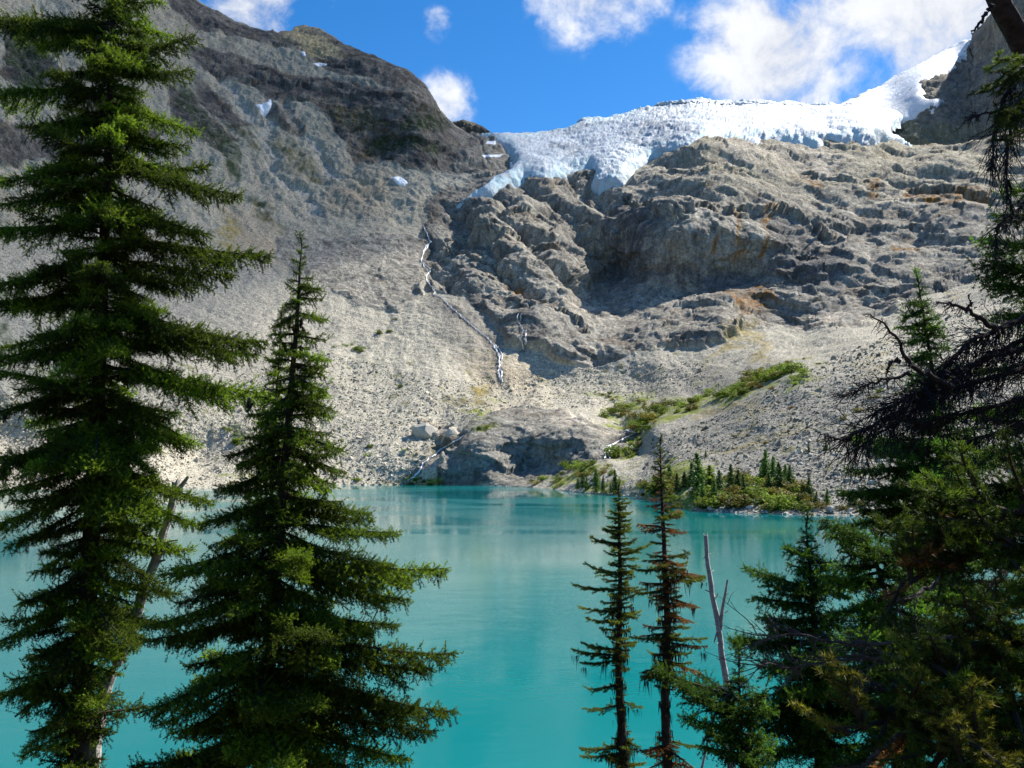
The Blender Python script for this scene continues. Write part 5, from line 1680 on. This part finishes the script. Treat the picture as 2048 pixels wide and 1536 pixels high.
for i, (line, D0, D1, r, n, L, dr) in enumerate([
        ([(2110, 610), (2000, 655), (1930, 690), (1880, 745)], 9, 8.6, .035, 150, .45, -.7), ([(2110, 680), (1980, 715), (1900, 745), (1820, 790), (1745, 830)], 9, 8.4, .03, 170, .42, -.7),
        ([(2110, 720), (1960, 760), (1860, 790), (1780, 830), (1690, 880)], 9, 8.3, .028, 170, .40, -.8), ([(2110, 650), (1960, 720), (1870, 790), (1790, 850), (1700, 905)], 9, 8.8, .025, 120, .40, -.9), ([(2110, 780), (2000, 810), (1900, 830), (1830, 850)], 9, 8.7, .025, 110, .45, -.9),
        ([(2110, 830), (2000, 860), (1930, 890), (1900, 930)], 9, 8.9, .025, 80, .40, -.9),
        ([(1905, 775), (1858, 748), (1822, 735), (1808, 705), (1795, 680), (1775, 655), (1740, 628)], 8.5, 8.2, .026, 22, .13, -.7), ([(1990, 660), (1965, 640), (1940, 622), (1905, 608), (1872, 604)], 8.7, 8.4, .024, 18, .14, -.8), ([(1800, 720), (1780, 725), (1772, 740), (1775, 760)], 8.2, 8.1, .012, 4, .06, -.4),
        ([(1820, 750), (1760, 760), (1720, 775), (1682, 790)], 8.4, 8.1, .012, 40, .16, -.6), ([(1720, 860), (1680, 880), (1640, 868)], 8.3, 8.0, .01, 14, .15, -.8), ([(1932, 625), (1942, 608), (1936, 590)], 8.4, 8.3, .01, 3, .04, .2),
        ([(2060, 120), (2010, 190), (1990, 260), (1985, 330)], 8.6, 8.2, .016, 60, .40, -1.3), ([(2060, 160), (2020, 250), (2010, 340), (2020, 420)], 8.6, 8.3, .014, 60, .40, -1.3), ([(2040, 215), (1985, 225), (1930, 235)], 8.6, 8.2, .012, 20, .16, -.5), ([(2080, 380), (2030, 420), (1995, 450), (1990, 500)], 9, 8.7, .012, 40, .32, -1.2),
        ([(1985, 10), (1965, 40), (1950, 58), (1943, 68)], 8.4, 8.3, .02, 3, .05, -.3)]):
    dead_bough(dt, base, line, D0, D1, r, int(n * 1.6), L, 700 + i, droop=dr)
for i in range(16):                              # the far side of the crown, out to the right
    y0 = 60 + i * 62
    dead_bough(dt, base, [(np.interp(y0, [60, 130, 300, 700, 1200], [2030, 2070, 2105, 2125, 2135]), y0), (2210 + 30 * (i % 3), y0 + 40), (2290 + 50 * (i % 4), y0 + 95)], 9, 9 + (-.7, .9, .2)[i % 3], .022, 70, .4, 760 + i, droop=-.8)
PTUFT = bough_set(M_PINE, (.45, .9), 4, 4000, dens=640, ln=.042, wd=.0048, droop=-6, upturn=25, lat=.30, spacing=.11, sub=.06, bare=.12, ang=48)
PGOLD = bough_set(foliage_mat('golden_pine_needles', (.06, .068, .009), (.24, .23, .018), .42, .4), (.45, .9), 2, 4300, dens=640, ln=.042, wd=.0048, droop=-6, upturn=25, lat=.30, spacing=.11, sub=.06, bare=.12, ang=48)
PRUST = bough_set(M_RUSTN, (.45,), 2, 4500, dens=380, ln=.050, wd=.005, droop=-6, upturn=20, lat=.2, spacing=.16, sub=.05, bare=.3, ang=48)
rg2 = random.Random(5)


def aim_bough(tree, bset, a, b, name='needle_bough'):
    v = b - a
    put_bough(tree, bset, a, math.atan2(v[1], v[0]), math.atan2(v[2], math.hypot(v[0], v[1])), float(np.linalg.norm(v)) * 1.03, rg2.uniform(-.5, .5), rg2, name)


for (ax_, ay_, bx_, by_) in tuple((1935 + 12 * k, -230 + 30 * k, 1870 + 12 * k + (150 if k % 2 else 0), -260 + 34 * k) for k in range(6)) + ((2055, 130, 1985, 200), (2050, 150, 1990, 160), (2060, 170, 1995, 235), (2050, 200, 2000, 260), (2080, 240, 2020, 300), (2085, 180, 2030, 240), (2060, 110, 2010, 120)):
    aim_bough(dt, PTUFT, at(ax_, ay_, 8.5), at(bx_, by_, 8.2))
tag(dt, 'old pine at the right edge with crooked top and black dead boughs', 'tree')

# --- the near olive pine, lower right
NP = 6.0
tr = np.array([at(x, y, NP) for x, y in ((2112, 620), (2118, 850), (2125, 1200), (2130, 1536))])
zb = float(bank_z(tr[-1][0], tr[-1][1])) - .15
tr = np.vstack([tr, [tr[-1][0], tr[-1][1], zb]])
base = tr[-1] + [0, 0, .1]
npn = empty('olive_pine', tuple(base))
pts = np.array([trunk_at(tr, z) for z in np.linspace(tr[0, 2], tr[-1, 2], 24)])
tvv, tff = tube(pts - base, np.linspace(.004, .12, 24), 9)
mesh_np('trunk', tvv, tff, [M_BARKP], parent=npn, smooth=True)
limbs = [([(2130, 1350), (2000, 1360), (1900, 1400), (1800, 1430), (1690, 1470)], 6.0, 5.3), ([(2130, 1240), (2040, 1270), (1960, 1290), (1860, 1330)], 6.0, 5.4), ([(2130, 1090), (2000, 1100), (1900, 1130), (1800, 1165)], 6.0, 5.8), ([(2130, 1420), (2040, 1440), (1950, 1470), (1880, 1500)], 6.0, 5.2),
         ([(2130, 1300), (2040, 1330), (1960, 1400), (1900, 1440)], 6.0, 5.2), ([(2130, 1480), (2060, 1500), (1980, 1530), (1900, 1560)], 6.0, 5.0), ([(2130, 1010), (2030, 1025), (1940, 1035), (1870, 1055)], 6.0, 6.0)]
for i, (line, D0, D1) in enumerate(limbs):
    rng = np.random.default_rng(900 + i)
    k = len(line)
    q = np.array([at(x, y, D0 + (D1 - D0) * j / (k - 1)) for j, (x, y) in enumerate(line)])
    s = np.linspace(0, 1, 16); u0 = np.linspace(0, 1, k)
    ax = np.stack([np.interp(s, u0, q[:, j]) for j in range(3)], -1)
    v, f = tube(ax - base, .022 * (1.1 - s) + .003, 6)
    mesh_np('limb', v, f, [M_BARKP], parent=npn, smooth=True)
    mv = ax[-1] - ax[0]; mv /= np.linalg.norm(mv)
    for j in range(20):
        u = .08 + .92 * (j + rng.uniform(0, 1)) / 20
        o = np.array([np.interp(u, s, ax[:, c]) for c in range(3)])
        v = mv * .75 + rng.normal(0, .5, 3) + [0, 0, .12]
        v /= np.linalg.norm(v)
        q_ = rng.random()
        aim_bough(npn, PRUST if q_ < .06 else (PGOLD if q_ < (.30 if i in (0, 1, 3, 4, 5) else .10) else PTUFT), o, o + v * rng.uniform(.28, .62) * (1.15 - .4 * u))
for k in range(64):                              # needle boughs all round its stem, on the side away from the lake view
    z = pts[0, 2] + (pts[-1, 2] - pts[0, 2]) * (.02 + .7 * k / 64)
    o = trunk_at(pts, z)
    a = rg2.uniform(-1.5, 1.9)
    L_ = .14 + .75 * k / 64 * rg2.uniform(.6, 1.1)
    aim_bough(npn, PTUFT, o, o + np.array([math.cos(a), math.sin(a), rg2.uniform(-.1, .4)]) * L_)
for i, (line, D0, D1, n, L) in enumerate([([(1960, 1270), (1830, 1280), (1700, 1290), (1600, 1268), (1510, 1270)], 7.5, 7.2, 55, .42), ([(1950, 1300), (1800, 1315), (1680, 1320), (1580, 1335), (1500, 1322)], 7.5, 7.2, 55, .40), ([(1830, 1455), (1780, 1480), (1740, 1520), (1700, 1560)], 5.6, 5.4, 14, .22), ([(1850, 1330), (1800, 1370), (1770, 1380), (1740, 1365)], 5.7, 5.5, 16, .2),
                                          ([(1880, 1160), (1830, 1190), (1780, 1215)], 6.5, 6.3, 24, .22), ([(2060, 1080), (2000, 1150), (1960, 1200)], 6.5, 6.2, 20, .25)]):
    dead_bough(npn, base, line, D0, D1, .014, n, L, 800 + i, mat=M_GREYTWIG, droop=.15, spread=.55)
tag(npn, 'olive and rust needled pine close by at the lower right corner', 'tree')
